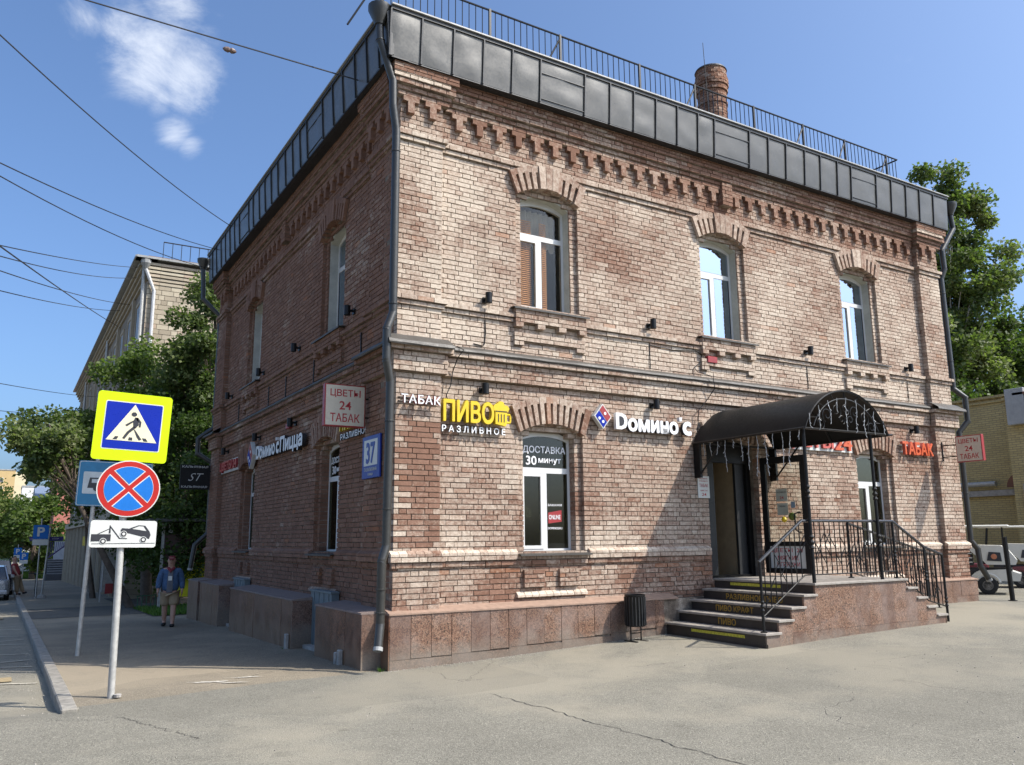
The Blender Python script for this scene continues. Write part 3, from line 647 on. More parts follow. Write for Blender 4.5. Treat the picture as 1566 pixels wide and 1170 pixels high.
# pavement slab left of the building (raised kerb side)
rows = []
for j in range(130):
    y = -.55+j*.5; row = []
    for i in range(13):
        x = -3.74+i*(3.70)/12
        yy = y+.55*(i/12)
        row.append((x, yy, gz(max(x, -3.7), yy)+(.012 if j else -.004)+und(x, yy)))
    rows.append(row)
MB().grid(rows).build('pavement', WALKM, kind='structure', smooth=True)
MB().grid([[(x, y, gz(max(x, -3.7), y)+.018+und(x, y)*.6) for x in [-3.74+i*.3 for i in range(13)]] for y in [15+.4*k+.0 for k in range(14)]]).build('pavement_patch', FRESH, kind='structure')
K = empty('kerb', (-3.8, 0, 0)); K['kind'] = 'structure'
KST = plain('kerb_stone_grey', (.26, .24, .205), .9, var=.3, scale=9, bump=.7)
y = -.62
for i in range(62):
    L_ = 1.0; s0, s1 = smst(y, -.8, .6), smst(y+L_, -.8, .6)
    za, zb2 = gz(-3.7, y)+.014, gz(-3.7, y+L_)+.014
    c = MB(); x0, x1 = -3.87+RNG.uniform(-.006, .006), -3.715
    v = [(x0, y+.009, za-.3), (x1, y+.009, za-.3), (x1, y+L_-.006, zb2-.3), (x0, y+L_-.006, zb2-.3), (x0, y+.006, za+.012), (x1, y+.006, za+.014), (x1, y+L_-.006, zb2+.014), (x0, y+L_-.006, zb2+.012)]
    c.v = v; c.f = list(BOXF); c.m = [0]*6; c.t = [(.5, .5, 0)]*6; c.build('kerb_stone', KST, K, bev=.014); y += L_
# painted lines on the carriageway
PAINT = plain('road_paint', (.46, .42, .33), .8, var=.25, scale=25); YPATCH = plain('ochre_paint', (.34, .26, .14), .85, var=.2, scale=20)
def line(name, pts, wd, mat, off=.006):
    c = MB(); c.rc = False
    for (x0, y0), (x1, y1) in zip(pts, pts[1:]):
        d = Vector((x1-x0, y1-y0)); n = int(d.length/.4)+1; p = Vector((-d.y, d.x)).normalized()*wd/2
        rows = [[(x0+d.x*k/n+p.x, y0+d.y*k/n+p.y, 0) for k in range(n+1)], [(x0+d.x*k/n-p.x, y0+d.y*k/n-p.y, 0) for k in range(n+1)]]
        rows = [[(a, b, gz(a, b)+und(a, b)+off) for a, b, _ in r] for r in rows]; c.grid(rows[::-1])
    o = c.build(name, mat); o['kind'] = 'structure'; return o
y = 2.6
for i in range(6): line('road_marking', [(-7.2, y+1.6), (-3.98, y)], .08, PAINT, .01); line('road_marking', [(-7.2, y+.1), (-3.98, y+1.1)], .07, PAINT, .014) if i % 2 else None; y += 2.1
line('road_marking', [(-4.33, 3.0), (-4.33, 3.5)], .14, YPATCH, .012); line('road_marking', [(-4.4, 17.5), (-4.4, 18.1)], .12, YPATCH, .02)
CRK = plain('crack_dark', (.03, .028, .026), .95)
def crack(p0, p1, wd, name='asphalt_crack'):
    n = 70; c = MB(); a, b = Vector(p0), Vector(p1); d = (b-a); q = Vector((-d.y, d.x)).normalized(); r0, r1 = [], []
    for i in range(n+1):
        p = a+d*i/n+q*(.05*mnoise.noise(Vector((i*.35, p0[0], 0)))+.02*RNG.uniform(-1, 1)); w_ = wd*(.35+.9*abs(mnoise.noise(Vector((i*.6, 7, 0)))))
        r0.append((p.x+q.x*w_, p.y+q.y*w_, gz(p.x, p.y)+und(p.x, p.y)+.004)); r1.append((p.x-q.x*w_, p.y-q.y*w_, gz(p.x, p.y)+und(p.x, p.y)+.004))
    o = c.grid([r1, r0]).build(name, CRK); o['kind'] = 'structure'
crack((.25, -2.2), (.42, -6.8), .009); crack((.35, -1.4), (1.4, -.3), .004); crack((-3.4, -1.2), (-2.9, -2.6), .008); crack((-4.0, -1.0), (-3.5, -1.3), .006)
# ------------------------------------------------------------------ lettering
def text_mesh(s, w_, h_, ext, bold=0, name='lettering', shear=0):
    cu = bpy.data.curves.new('t', 'FONT'); cu.body = s; cu.size = 1; cu.extrude = .01; fat = bold if bold >= .02 else 0; cu.offset = 0 if fat else bold; cu.resolution_u = 3; cu.shear = shear; cu.align_x = 'CENTER' if '\n' in s else 'LEFT'; cu.space_line = .95
    o = bpy.data.objects.new('t', cu); COL.objects.link(o); dg = bpy.context.evaluated_depsgraph_get(); me = bpy.data.meshes.new_from_object(o.evaluated_get(dg))
    bpy.data.objects.remove(o); bpy.data.curves.remove(cu); me.name = name; me.materials.clear()
    co = np.empty(len(me.vertices)*3, np.float32); me.vertices.foreach_get('co', co); co = co.reshape(-1, 3); lo, hi = co.min(0), co.max(0)
    if h_ is None: h_ = w_*(hi[1]-lo[1])/(hi[0]-lo[0])
    if w_ is None: w_ = h_*(hi[0]-lo[0])/(hi[1]-lo[1])
    co[:, 0] = (co[:, 0]-lo[0])/(hi[0]-lo[0])*w_; co[:, 1] = (co[:, 1]-lo[1])/(hi[1]-lo[1])*h_; co[:, 2] = (co[:, 2]-lo[2])/max(1e-6, hi[2]-lo[2])*ext
    me.vertices.foreach_set('co', co.ravel()); me.update()
    if fat:
        bm = bmesh.new(); sx, sy = w_/(hi[0]-lo[0])*fat, h_/(hi[1]-lo[1])*fat
        for k, (a, b) in enumerate(((0, 0), (-1, 0), (1, 0), (0, -1), (0, 1), (-.7, .7), (.7, .7), (-.7, -.7), (.7, -.7))):
            if fat < .03 and k > 4: break
            m2 = me.copy(); m2.transform(Matrix.Translation((a*sx, b*sy, 0)) @ Matrix.Scale(1+.0003*k/ext, 4, (0, 0, 1))); bm.from_mesh(m2); bpy.data.meshes.remove(m2)
        bm.to_mesh(me); bm.free(); me.update()
    return me, w_, h_
def basis(fr, u, d, z):
    # local x = reading direction, y = up, z = outward
    rd = fr.U if fr.flip else -fr.U
    m = Matrix((rd, Vector((0, 0, 1)), fr.N)).transposed().to_4x4(); m.translation = Vector(fr.P(u, d, z)); return m
FX = lambda x: Fr((x, 0, 0), (0, -1, 0), (-1, 0, 0))     # plane facing -X at x, u runs with... reading left to right
def put_text(s, fr, u, d, z, w_, h_, ext, mats, bold=0, parent=None, name='lettering', shear=0, mat4=None):
    me, w_, h_ = text_mesh(s, w_, h_, ext, bold, name, shear); ms = mats if isinstance(mats, (list, tuple)) else [mats]
    for m in ms: me.materials.append(m)
    if len(ms) > 1:
        for p in me.polygons: p.material_index = 0 if p.normal.z > .9 else 1
    o = bpy.data.objects.new(name, me); COL.objects.link(o); o.matrix_world = mat4 if mat4 is not None else basis(fr, u, d, z)
    if parent is not None:
        o.parent = parent; o.matrix_parent_inverse = p_world(parent).inverted()
    return o
def letters(s, fr, u, d, z, w_, h_, ext, mats, bold=0, parent=None, caps_extra=None):
    # one object per letter
    adv = []; 
    full, W_, H_ = text_mesh(s, 1, None, 1, bold); hfull = H_; bpy.data.meshes.remove(full)
    def ext_of(t):
        cu = bpy.data.curves.new('t', 'FONT'); cu.body = t; cu.size = 1; o = bpy.data.objects.new('t', cu); COL.objects.link(o)
        me = bpy.data.meshes.new_from_object(o.evaluated_get(bpy.context.evaluated_depsgraph_get())); co = np.array([v.co[:] for v in me.vertices]); bpy.data.objects.remove(o); bpy.data.curves.remove(cu); bpy.data.meshes.remove(me)
        return co[:, 0].min(), co[:, 0].max(), co[:, 1].min(), co[:, 1].max()
    X0, X1, Y0, Y1 = ext_of(s); sx, sy = w_/(X1-X0), h_/(Y1-Y0); sg = 1 if fr.flip else -1
    for i, ch in enumerate(s):
        if ch == ' ': continue
        a0, a1, b0, b1 = ext_of(ch); p1 = ext_of(s[:i+1])[1]; x0 = p1-(a1-a0)
        put_text(ch, fr, u+sg*(x0-X0)*sx, d, z+(b0-Y0)*sy, (a1-a0)*sx, (b1-b0)*sy, ext, mats, bold, parent, 'letter')
# ---- signs on the sunny front
def sgn(name, fr, u, d, z, label, cat='sign', group=None): return empty(name, fr.P(u, d, z), label, cat, group)
s = sgn('letter_sign', FF, .3, .14, 3.6, 'small white letters reading ТАБАК on the corner pilaster left of the yellow letters')
letters('ТАБАК', FF, .03, .20, 3.57, .61, .125, .045, [WHITE, RED], .012, s)
MB(FF).box(.03, .64, .12, .14, 3.60, 3.615).box(.03, .64, .12, .14, 3.66, 3.67).build('rail', BLKSIDE, s)
s = sgn('letter_sign', FF, 1.2, .0, 3.4, 'big yellow letters reading ПИВО with a yellow beer mug and small white letters below')
letters('ПИВО', FF, .92 if False else .74, .07, 3.375, .83, .31, .075, [YEL, YELS], .03, s)
mug = MB(FF)
mug.prism([(1.60, 3.38), (1.775, 3.35), (1.80, 3.40), (1.80, 3.56), (1.60, 3.57)], .07, .145, 0)
mug.prism([(1.575, 3.575), (1.815, 3.565), (1.84, 3.62), (1.81, 3.665), (1.76, 3.67), (1.73, 3.72), (1.67, 3.725), (1.64, 3.69), (1.59, 3.675), (1.56, 3.63)], .07, .15, 0)
M_ = mug.build('beer_mug', YEL, s)
MB(FF).tube([FF.P(1.80, .12, 3.53), FF.P(1.86, .12, 3.53), FF.P(1.87, .12, 3.50), FF.P(1.87, .12, 3.43), FF.P(1.86, .12, 3.41), FF.P(1.80, .12, 3.41)], .018, 6).build('mug_handle', YEL, M_)
q = MB(FF)
for x in (1.645, 1.695, 1.745): q.box(x, x+.012, .146, .150, 3.41, 3.53)
q.box(1.60, 1.80, .146, .1515, 3.566, 3.578); q.build('mug_stripe', BLKSIDE, M_)
letters('Р А З Л И В Н О Е', FF, .74, .06, 3.225, 1.06, .095, .03, [WHITE, BLKSIDE], .02, s)
def tile(fr, uc, zc, r, d, parent, sgx):
    t = MB(fr); k = r*.66
    t.prism([(uc-r*.86, zc-.0), (uc, zc+r), (uc+r*.86, zc), (uc, zc-r)], d, d+.09, 0); P = t.build('tile_logo', SIGNW, parent)
    e = .013
    a = MB(fr); h1 = lambda q: (uc+sgx*(q[0])*.86*r, zc+q[1]*r)
    # blue lower-left half, red upper-right half (split along the short diagonal)
    a.prism([h1((-.86, .02)), h1((-.44, .45)), h1((.42, -.46)), h1((0, -.9))], d+.091, d+.094, 0)
    a.build('tile_half', SIGNB, P); a = MB(fr); a.prism([h1((-.40, .50)), h1((0, .9)), h1((.87, 0)), h1((.46, -.42))], d+.091, d+.094, 0); a.build('tile_half', RED, P)
    for (x, y) in ((.23, .24), (-.42, -.16), (-.02, -.42)):
        c_ = h1((x, y)); cc = MB(fr); cc.prism([(c_[0]+.12*r*cos(2*pi*i/14), c_[1]+.12*r*sin(2*pi*i/14)) for i in range(14)], d+.0945, d+.097); cc.build('dot', WHITE, P)
s = sgn('letter_sign', FF, 4.6, .0, 3.4, 'white block letters with a red and blue domino tile right of the first arch', 'sign')
tile(FF, 3.62, 3.63, .205, .05, s, 1)
letters('Д', FF, 3.89, .06, 3.425, .245, .29, .07, [WHITE, BLKSIDE], .045, s) if False else None
MB(FF).prism([(3.90, 3.445), (4.02, 3.445), (4.10, 3.475), (4.135, 3.54), (4.135, 3.62), (4.10, 3.685), (4.02, 3.715), (3.90, 3.715)], .06, .125, 0).build('letter', [WHITE], s)
MB(FF).prism([(3.965, 3.50), (4.01, 3.50), (4.055, 3.525), (4.07, 3.58), (4.055, 3.635), (4.01, 3.66), (3.965, 3.66)], .126, .128, 0).build('letter_counter', [BLKSIDE], s)
letters('омино', FF, 4.16, .06, 3.435, 1.08, .195, .065, [WHITE, BLKSIDE], .045, s); letters('c', FF, 5.37, .06, 3.435, .17, .21, .065, [WHITE, BLKSIDE], .045, s)
MB(FF).prism([(5.29, 3.66), (5.335, 3.66), (5.35, 3.73), (5.29, 3.73)], .06, .125).build('letter', WHITE, s)
s = sgn('letter_sign', FF, 9, .0, 3.4, 'pink-red letters reading ЦВЕТЫ 24 partly hidden behind the black canopy', 'sign')
MB(FF).box(7.88, 9.98, .02, .05, 3.33, 3.60).build('backing', SIGNW, s); letters('ЦВЕТЫ', FF, 7.93, .05, 3.34, 1.42, .27, .05, [REDP, RED], .03, s); letters('24', FF, 9.42, .05, 3.37, .5, .25, .05, [ORNG, RED], .03, s)
s = sgn('letter_sign', FF, 12.1, .0, 3.4, 'orange-red letters reading ТАБАК left of the far right pilaster', 'sign')
letters('ТАБАК', FF, 11.60, .05, 3.385, 1.06, .255, .06, [ORNG, REDP], .035, s); MB(FF).box(11.62, 12.6, .0, .05, 3.42, 3.45).box(11.62, 12.6, .0, .05, 3.56, 3.59).build('rail', SIGNW, s)
# box signs at right angles to the walls
def boxsign(P0, rd, nrm, w_, h_, th, label, wallpt):
    # P0 lower-left of the face; rd reading direction; nrm face normal
    rd, nrm = Vector(rd), Vector(nrm); m = Matrix((rd, Vector((0, 0, 1)), nrm)).transposed().to_4x4(); m.translation = Vector(P0)
    s = empty('box_sign', P0, label, 'sign'); fr = Fr(P0, rd, nrm)
    MB(fr).box(0, w_, -th, -.004, 0, h_).build('case', RED, s, bev=.006); MB(fr).box(.018, w_-.018, -.003, .0, .018, h_-.018).box(.018, w_-.018, -th-.003, -th, .018, h_-.018).build('light_panel', CREAM, s)
    for t, zz, hh, ww in (('ЦВЕТЫ', .68, .20, .74), ('24', .40, .20, .29), ('ТАБАК', .11, .20, .72)):
        mm_ = m.copy(); mm_.translation = Vector(P0)+rd*((1-ww)/2*w_)+Vector((0, 0, zz*h_))+nrm*.0005
        put_text(t, None, 0, 0, 0, ww*w_, hh*h_, .002, REDD, .012, s, mat4=mm_)
    a = Vector(wallpt)
    for zz in (.25, .70):
        near = Vector(P0)+rd*(w_ if (a-Vector(P0)).dot(rd) > 0 else 0)+Vector((0, 0, zz*h_))-nrm*th/2
        q = Vector((a.x, a.y, near.z)); MB().tube([near, q], .012, 6).build('bracket', BLACK, s)
    MB().tube([Vector((a.x, a.y, P0[2]+h_*.1)), Vector((a.x, a.y, P0[2]+h_*.85))], .015, 6).build('wall_plate', BLACK, s)
boxsign((-.69, 1.0, 3.335), (1, 0, 0), (0, -1, 0), .63, .63, .10, 'white box sign reading ЦВЕТЫ 24 ТАБАК with red edge left of the corner drainpipe', (.02, 1.05, 0))
boxsign((12.93, -.34, 3.22), (0, -1, 0), (-1, 0, 0), .57, .56, .10, 'cream box sign reading ЦВЕТЫ 24 ТАБАК with red edge at the far right pilaster', (12.98, -.01, 0))
# small placards
s = sgn('placard', FF, 5.9, .02, 2.4, 'white paper placard with red print on the wall left of the entrance', 'placard')
MB(FF).box(5.75, 6.02, .004, .016, 2.36, 2.74).build('panel', SIGNW, s)
for t, zz, hh, ww in (('РАЗЛИВНОЕ', .86, .05, .7), ('ПИВО', .74, .06, .7), ('ТАБАК', .5, .15, .76), ('ЦВЕТЫ', .30, .07, .6), ('24', .09, .14, .4)):
    put_text(t, FF, 5.75+(1-ww)/2*.27, .017, 2.36+zz*.38, ww*.27, hh*.38, .001, REDD, .01, s)
# house number plate
s = sgn('house_number_plate', FL, .75, .14, 2.6, 'blue plate with a large 37 on white beside the corner drainpipe', 'sign')
MB(FL).box(.44, 1.12, .135, .165, 2.575, 3.20).build('plate', SIGNLB if False else plain('plate_blue', (.012, .035, .27), .35), s, bev=.006); MB(FL).box(.52, 1.04, .166, .169, 2.76, 3.14).build('number_field', SIGNW, s)
put_text('37', FL, .94, .170, 2.80, .32, .29, .002, plain('plate_blue', (.012, .035, .27)), .03, s); put_text('ТАЛАЛИХИНА', FL, 1.02, .167, 2.68, .48, .05, .002, SIGNW, .0, s); put_text('УЛИЦА', FL, .88, .167, 2.61, .2, .04, .002, SIGNW, 0, s)
# left facade signs
s = sgn('letter_sign', FL, 1.8, .0, 3.3, 'yellow and white letters on the shaded wall half hidden behind the white box sign', 'sign')
letters('ПИВО', FL, 2.32, .05, 3.44, .85, .28, .06, [YEL, YELS], .03, s); letters('РАЗЛИВНОЕ', FL, 2.32, .05, 3.29, 1.18, .10, .04, [WHITE, BLKSIDE], .012, s)
s = sgn('letter_sign', FL, 6, .0, 3.3, 'white letters with domino tile on the shaded left wall above the small windows', 'sign')
tile(FL, 8.0, 3.55, .30, .06, s, -1)
MB(FL).prism([(7.56, 3.42), (7.40, 3.42), (7.32, 3.46), (7.28, 3.54), (7.32, 3.65), (7.40, 3.70), (7.56, 3.70)], .05, .13, 0).build('letter', [WHITE], s)
MB(FL).prism([(7.49, 3.48), (7.42, 3.48), (7.38, 3.51), (7.36, 3.56), (7.38, 3.61), (7.42, 3.64), (7.49, 3.64)], .131, .133, 0).build('letter_counter', [BLKSIDE], s)
letters('омино', FL, 7.24, .05, 3.42, 1.15, .2, .08, [WHITE, BLKSIDE], .045, s); letters('c', FL, 5.98, .05, 3.42, .17, .21, .08, [WHITE, BLKSIDE], .045, s); MB(FL).box(6.0, 6.05, .05, .13, 3.68, 3.74).build('letter', WHITE, s)
letters('Пицца', FL, 5.70, .05, 3.36, 1.42, .34, .08, [WHITE, BLKSIDE], .04, s)
s = sgn('letter_sign', FL, 10.4, .0, 3.4, 'dull red letters on white backing at the far end of the shaded wall', 'sign')
MB(FL).box(9.45, 11.3, .02, .05, 3.36, 3.66).build('backing', SIGNW, s); letters('ЦВЕТЫ 24', FL, 11.25, .05, 3.38, 1.75, .25, .05, [REDP, RED], .03, s)
s = empty('hanging_sign', (-.4, 12.25, 3.0), 'black hookah bar sign hanging from the far end of the shaded wall', 'sign')
MB().box(-.76, -.02, 12.2, 12.27, 3.02, 3.66).build('panel', BLACK, s, bev=.005)
fs = Fr((0, 12.2, 0), (1, 0, 0), (0, -1, 0)); put_text('КАЛЬЯННАЯ', fs, -.72, .001, 3.58, .64, .055, .002, SIGNW, .01, s); put_text('КАЛЬЯННАЯ', fs, -.72, .001, 3.06, .64, .055, .002, SIGNW, .01, s); put_text('ST', fs, -.56, .001, 3.24, .38, .2, .002, SIGNW, -.01, s, shear=.5)
MB().tube([(-.02, 12.23, 3.5), (.13, 12.23, 3.5)], .012).tube([(-.02, 12.23, 3.15), (.13, 12.23, 3.15)], .012).build('bracket', BLACK, s)
# window lettering
def winletters(k):
    P, dw, wa, wb, ztr, cm, zb = WIN[k]; fr = FF if k[0] in 'ug' else FL
    sg = 1 if fr is FF else -1; u = (wa if sg > 0 else wb); W_ = wb-wa
    put_text('ДОСТАВКА', fr, u+sg*.11*W_, dw-.010, ztr+.30, W_*.80, .125, .004, WHITE, .02, P); put_text('30', fr, u+sg*.17*W_, dw-.010, ztr+.13, W_*.19, .135, .004, WHITE, .02, P); put_text('минут', fr, u+sg*.40*W_, dw-.010, ztr+.14, W_*.42, .095, .004, WHITE, .02, P)
winletters('g0'); winletters('lg0')
P, dw, wa, wb, ztr, cm, zb = WIN['g0']
MB(FF).prism([(cm+.07, 1.92), (wb-.18, 1.95), (wb-.18, 2.13), (cm+.07, 2.09)], dw-.014, dw-.011).build('print', RED, P); put_text('ONLINE', FF, cm+.08, dw-.009, 1.985, .22, .07, .002, WHITE, .01, P)
put_text('ЗАКАЖИ', FF, cm+.06, dw-.010, 2.19, .27, .035, .002, WHITE, .01, P); put_text('DOMINOS.RU', FF, cm+.06, dw-.010, 1.83, .27, .035, .002, WHITE, .01, P); put_text('8 800 000 00 00', FF, cm+.06, dw-.010, 1.77, .27, .03, .002, WHITE, .01, P) if False else None
MB(FF).prism([(wa+.12, 2.02), (cm-.06, 2.02), (cm-.06, 2.12), (wa+.12, 2.42)], dw-.35, dw-.30).build('menu_board', ROOMD, P)
# ------------------------------------------------------------------ wall spotlights, alarm, cables
def lamp(fr, u, z, base, label):
    e = empty('wall_lamp', fr.P(u, base, z), label, 'wall lamp', 'black cylinder spotlights along the facades')
    c0 = Vector(fr.P(u, base+.13, z)); MB().lathe(c0, [(.045, -.085), (.052, -.08), (.052, .08), (.045, .085)], 16).build('lamp_body', BLACK, e, smooth=True)
    MB(fr).box(u-.045, u+.045, base-.003, base+.03, z-.055, z+.03).box(u-.015, u+.015, base+.03, base+.09, z-.02, z+.02).build('bracket', BLACK, e)
lamp(FF, 1.50, 5.32, 0, 'black cylinder spotlight left of the upper window with orange blinds')
lamp(FF, 4.78, 5.33, 0, 'black cylinder spotlight between the first and middle upper windows')
lamp(FF, 8.85, 5.31, 0, 'black cylinder spotlight between the middle and right upper windows')
lamp(FF, 12.12, 5.29, 0, 'black cylinder spotlight right of the rightmost upper window')
lamp(FF, 1.44, 3.90, 0, 'black cylinder spotlight above the yellow beer letters')
lamp(FF, 4.78, 3.92, 0, 'black cylinder spotlight above the white letters left of the canopy')
lamp(FF, 12.1, 3.92, 0, 'black cylinder spotlight above the orange-red letters at far right')
for (y, z, l_) in ((2.06, 5.42, 'upper spotlight on the shaded wall nearest to the corner'), (5.05, 5.4, 'upper spotlight on the shaded wall between the two windows, nearer one'), (7.7, 5.38, 'upper spotlight on the shaded wall just before the far window'), (10.7, 5.3, 'upper spotlight on the shaded wall beyond the far window'),
                   (5.1, 3.93, 'lower spotlight on the shaded wall above the white letters'), (7.75, 3.93, 'lower spotlight on the shaded wall above the domino tile'), (10.8, 3.9, 'lower spotlight on the shaded wall above the dull red letters')):
    lamp(FL, y, z, 0, l_)
c = MB(FF); c.box(6.10, 6.34, .0, .07, 4.80, 4.92); tagp(c.build('alarm_box', RED, bev=.008), 'small red alarm box under the middle upper window', 'alarm box')
c = MB(FL); c.box(5.35, 5.6, .0, .07, 3.86, 3.96); tagp(c.build('alarm_box', RED, bev=.008), 'small red alarm box above white letters on the shaded wall', 'alarm box')
def cable(pts, label, r=.008, mat=None, name='cable'):
    o = MB().tube(pts, r, 5).build(name, mat or BLACK); tagp(o, label, 'cable'); return o
cable([FF.P(u, .012, z) for u, z in ((1.5, 5.0), (1.51, 4.8), (1.49, 4.62), (1.46, 4.58), (1.3, 4.6))], 'thin dark cable dropping below the first upper spotlight')
cable([FF.P(4.78, .012, z) for z in (5.0, 4.8, 4.56)], 'vertical cable below the upper spotlight left of the middle window')
cable([FF.P(8.85, .012, z) for z in (5.0, 4.8, 4.56)], 'vertical cable below the upper spotlight right of the middle window')
cable([FF.P(12.12, .012, z) for z in (5.0, 4.8, 4.56)], 'vertical cable below the rightmost upper spotlight')
cable([FF.P(u, d, z) for u, d, z in ((4.78, .015, 4.98), (5.3, .015, 4.95), (5.85, .015, 5.0), (6.0, .02, 4.93), (5.97, .02, 4.8), (5.8, .02, 4.68), (5.85, .05, 4.6), (6.05, .22, 4.5), (6.1, .2, 4.3), (6.0, .1, 4.1), (5.8, .08, 3.9), (5.76, .06, 3.5))], 'wavy black cable running from the red alarm box over the ledge to the canopy')
cable([FF.P(u, d, z) for u, d, z in ((.97, .1, 4.5), (1.0, .26, 4.42), (.93, .2, 4.3), (.9, .1, 4.1), (.87, .1, 3.9), (.8, .1, 3.76), (.86, .08, 3.6))], 'black cable from the ledge down to the yellow letters')
for i, y in enumerate((1.7, 4.1, 5.9, 7.2, 9.9)): cable([FL.P(y, .012, z) for z in (4.98, 4.8, 4.5)], ['vertical conduit on the shaded wall nearest the corner', 'vertical conduit on the shaded wall after the near window', 'vertical conduit midway along the shaded wall', 'vertical conduit before the far window of the shaded wall', 'vertical conduit at the far end of the shaded wall'][i], .012)
# ------------------------------------------------------------------ drainpipes
def pipe(label, top, pts, brk):
    e = empty('drainpipe', pts[-1], label, 'drainpipe')
    MB().lathe(top, [(.075, -.24), (.085, -.2), (.17, -.02), (.175, .06), (.165, .06), (.15, .0)], 14).build('funnel', PIPE, e, smooth=True)
    for a, b in zip(pts, pts[1:]):
        d = (Vector(b)-Vector(a)).normalized(); MB().tube([Vector(a)-d*.02, Vector(b)+d*.035], [.061, .058], 14).build('pipe_section', PIPE, e, smooth=True)
    for z, (x, y), w_ in brk: MB().lathe((x, y, z), [(.064, -.012), (.070, -.008), (.070, .008), (.064, .012)], 14).build('pipe_collar', PIPE, e)
    o = MB().tube([Vector(pts[-1]), Vector(pts[-1])+(Vector(pts[-1])-Vector(pts[-2])).normalized()*.05], [.064, .064], 14, caps=False).build('outlet', plain('pipe_rim', (.30, .30, .29), .5), e)
pipe('dark metal drainpipe running down the front corner of the brick building', (-.42, -.12, 9.46), [(-.42, -.12, 9.3), (-.40, -.12, 8.98), (-.175, -.1, 8.40), (-.165, -.1, 7.98), (-.10, -.08, 7.62), (-.10, -.08, 6.2), (-.10, -.08, 4.84), (-.20, -.12, 4.60), (-.20, -.12, 4.15), (-.125, -.09, 3.84), (-.13, -.09, 2.7), (-.14, -.09, 1.60), (-.21, -.12, 1.42), (-.215, -.12, .60), (-.27, -.2, .33)],
     [(8.98, (-.40, -.12), 0), (7.3, (-.1, -.08), 0), (4.98, (-.1, -.08), 0), (3.3, (-.125, -.09), 0), (1.05, (-.215, -.12), 0), (2.1, (-.135, -.09), 0), (.75, (-.215, -.12), 0)])
pipe('dark metal drainpipe at the right end of the sunny facade', (14.12, -.12, 9.42), [(14.12, -.12, 9.25), (14.18, -.12, 8.85), (13.72, -.06, 8.25), (13.74, -.06, 7.8), (13.66, .0, 7.55), (13.68, .0, 4.95), (13.86, -.14, 4.75), (13.86, -.14, 4.2), (13.68, -.02, 3.95), (13.68, -.02, 1.55), (13.80, -.08, 1.38), (13.80, -.1, 1.02), (13.95, -.16, .74)], [(7.2, (13.66, 0), 0), (5.6, (13.67, 0), 0), (2.6, (13.68, -.02), 0)])
pipe('dark drainpipe at the far left end of the shaded facade', (-.42, 12.75, 9.4), [(-.42, 12.75, 9.2), (-.38, 12.7, 8.3), (.07, 12.5, 7.8), (.07, 12.5, 4.7), (-.30, 12.6, 4.4), (-.30, 12.6, 4.0), (.07, 12.5, 3.75), (.07, 12.5, 1.9), (-.22, 12.6, 1.6), (-.30, 12.6, 1.0)], [(5.5, (.07, 12.5), 0), (2.5, (.07, 12.5), 0)])
# ------------------------------------------------------------------ roof railing
RR = empty('roof_railing', (6, .6, 9.55), 'long dark bar railing along the edge of the roof', 'railing')
y0 = .62; zt, zb_ = 10.74, 9.72
xs_ = np.arange(-.2, 13.41, .13)
bm_ = MB().tube([(0, 0, 0), (0, 0, 1)], .0085, 5).mesh('baluster', BLACK)
def inst(mesh, name, loc, parent, sc=(1, 1, 1), rot=None):
    o = bpy.data.objects.new(name, mesh); COL.objects.link(o); o.location = loc; o.scale = sc
    if rot: o.rotation_euler = rot
    setparent(o, parent); return o
for x in xs_: inst(bm_, 'baluster', (x, y0, zb_), RR, (1, 1, zt-zb_))
for j in range(1, 17): inst(bm_, 'baluster', (13.40, y0+j*.13, zb_), RR, (1, 1, zt-zb_))
MB().tube([(-.25, y0, zt), (13.40, y0, zt)], .019, 6).build('rail', BLACK, RR); MB().tube([(-.25, y0, zb_), (13.40, y0, zb_)], .014, 6).build('rail', BLACK, RR)
MB().tube([(13.40, y0, zt), (13.40, 2.8, zt)], .019, 6).tube([(13.4, y0, zb_), (13.4, 2.8, zb_)], .014, 6).build('rail', BLACK, RR)
for i, x in enumerate((-.1, 1.9, 3.38, 5.25, 6.7, 8.4, 9.96, 11.4, 12.95)):
    MB().box(x-.02, x+.02, y0-.02, y0+.02, 9.5, zt+.02).build('post', BLACK, RR)
    if i % 2 == 0 or i == 7: MB().tube([(x-.02, y0, zt-.02), (x-.02, y0-.02+.62, 9.62)] if False else [(x, y0, zt-.05), (x-.55, y0+.02, 9.6)], .017, 6).build('brace', BLACK, RR)
MB().box(13.38, 13.42, 2.76, 2.8, 9.5, zt+.02).build('post', BLACK, RR); MB().tube([(13.4, 2.8, zt-.05), (12.6, 2.0, 9.7)], .015, 6).build('brace', BLACK, RR)
# ------------------------------------------------------------------ doorway
D0, D1 = DOOR
dr = MB(FF); dw = -.20
dr.box(D0, D0+.10, dw-.06, dw, .98, 3.12).box(D1-.10, D1, dw-.06, dw, .98, 3.12).box(D0+.1, D1-.1, dw-.06, dw, 3.02, 3.12).box(D0+.1, D1-.1, dw-.3, dw+.02, .96, 1.02)
dr.prism([(D0, 3.12)]+arc_pts(D0, D1, 3.30, 3.46)+[(D1, 3.12)], dw-.06, dw-.02)
DF = dr.build('doorway', BLACK, BLD)
c = MB(FF); c.box(D0-.02, D0+.42, dw-.12, dw-.07, .98, 3.05).box(D1-.32, D1-.1, dw-.12, dw-.07, .98, 3.05); c.build('fixed_door', DARK, DF)
c = MB(FF); c.box(D0+.2, D1-.2, -1.7, -1.65, .98, 3.1).box(D0+.4, D0+.45, -1.65, dw-.3, .98, 3.1).box(D1-.3, D1-.25, -1.65, -.35, .98, 3.1); c.build('lobby', plain('lobby_beige', (.36, .27, .16), .8), DF)
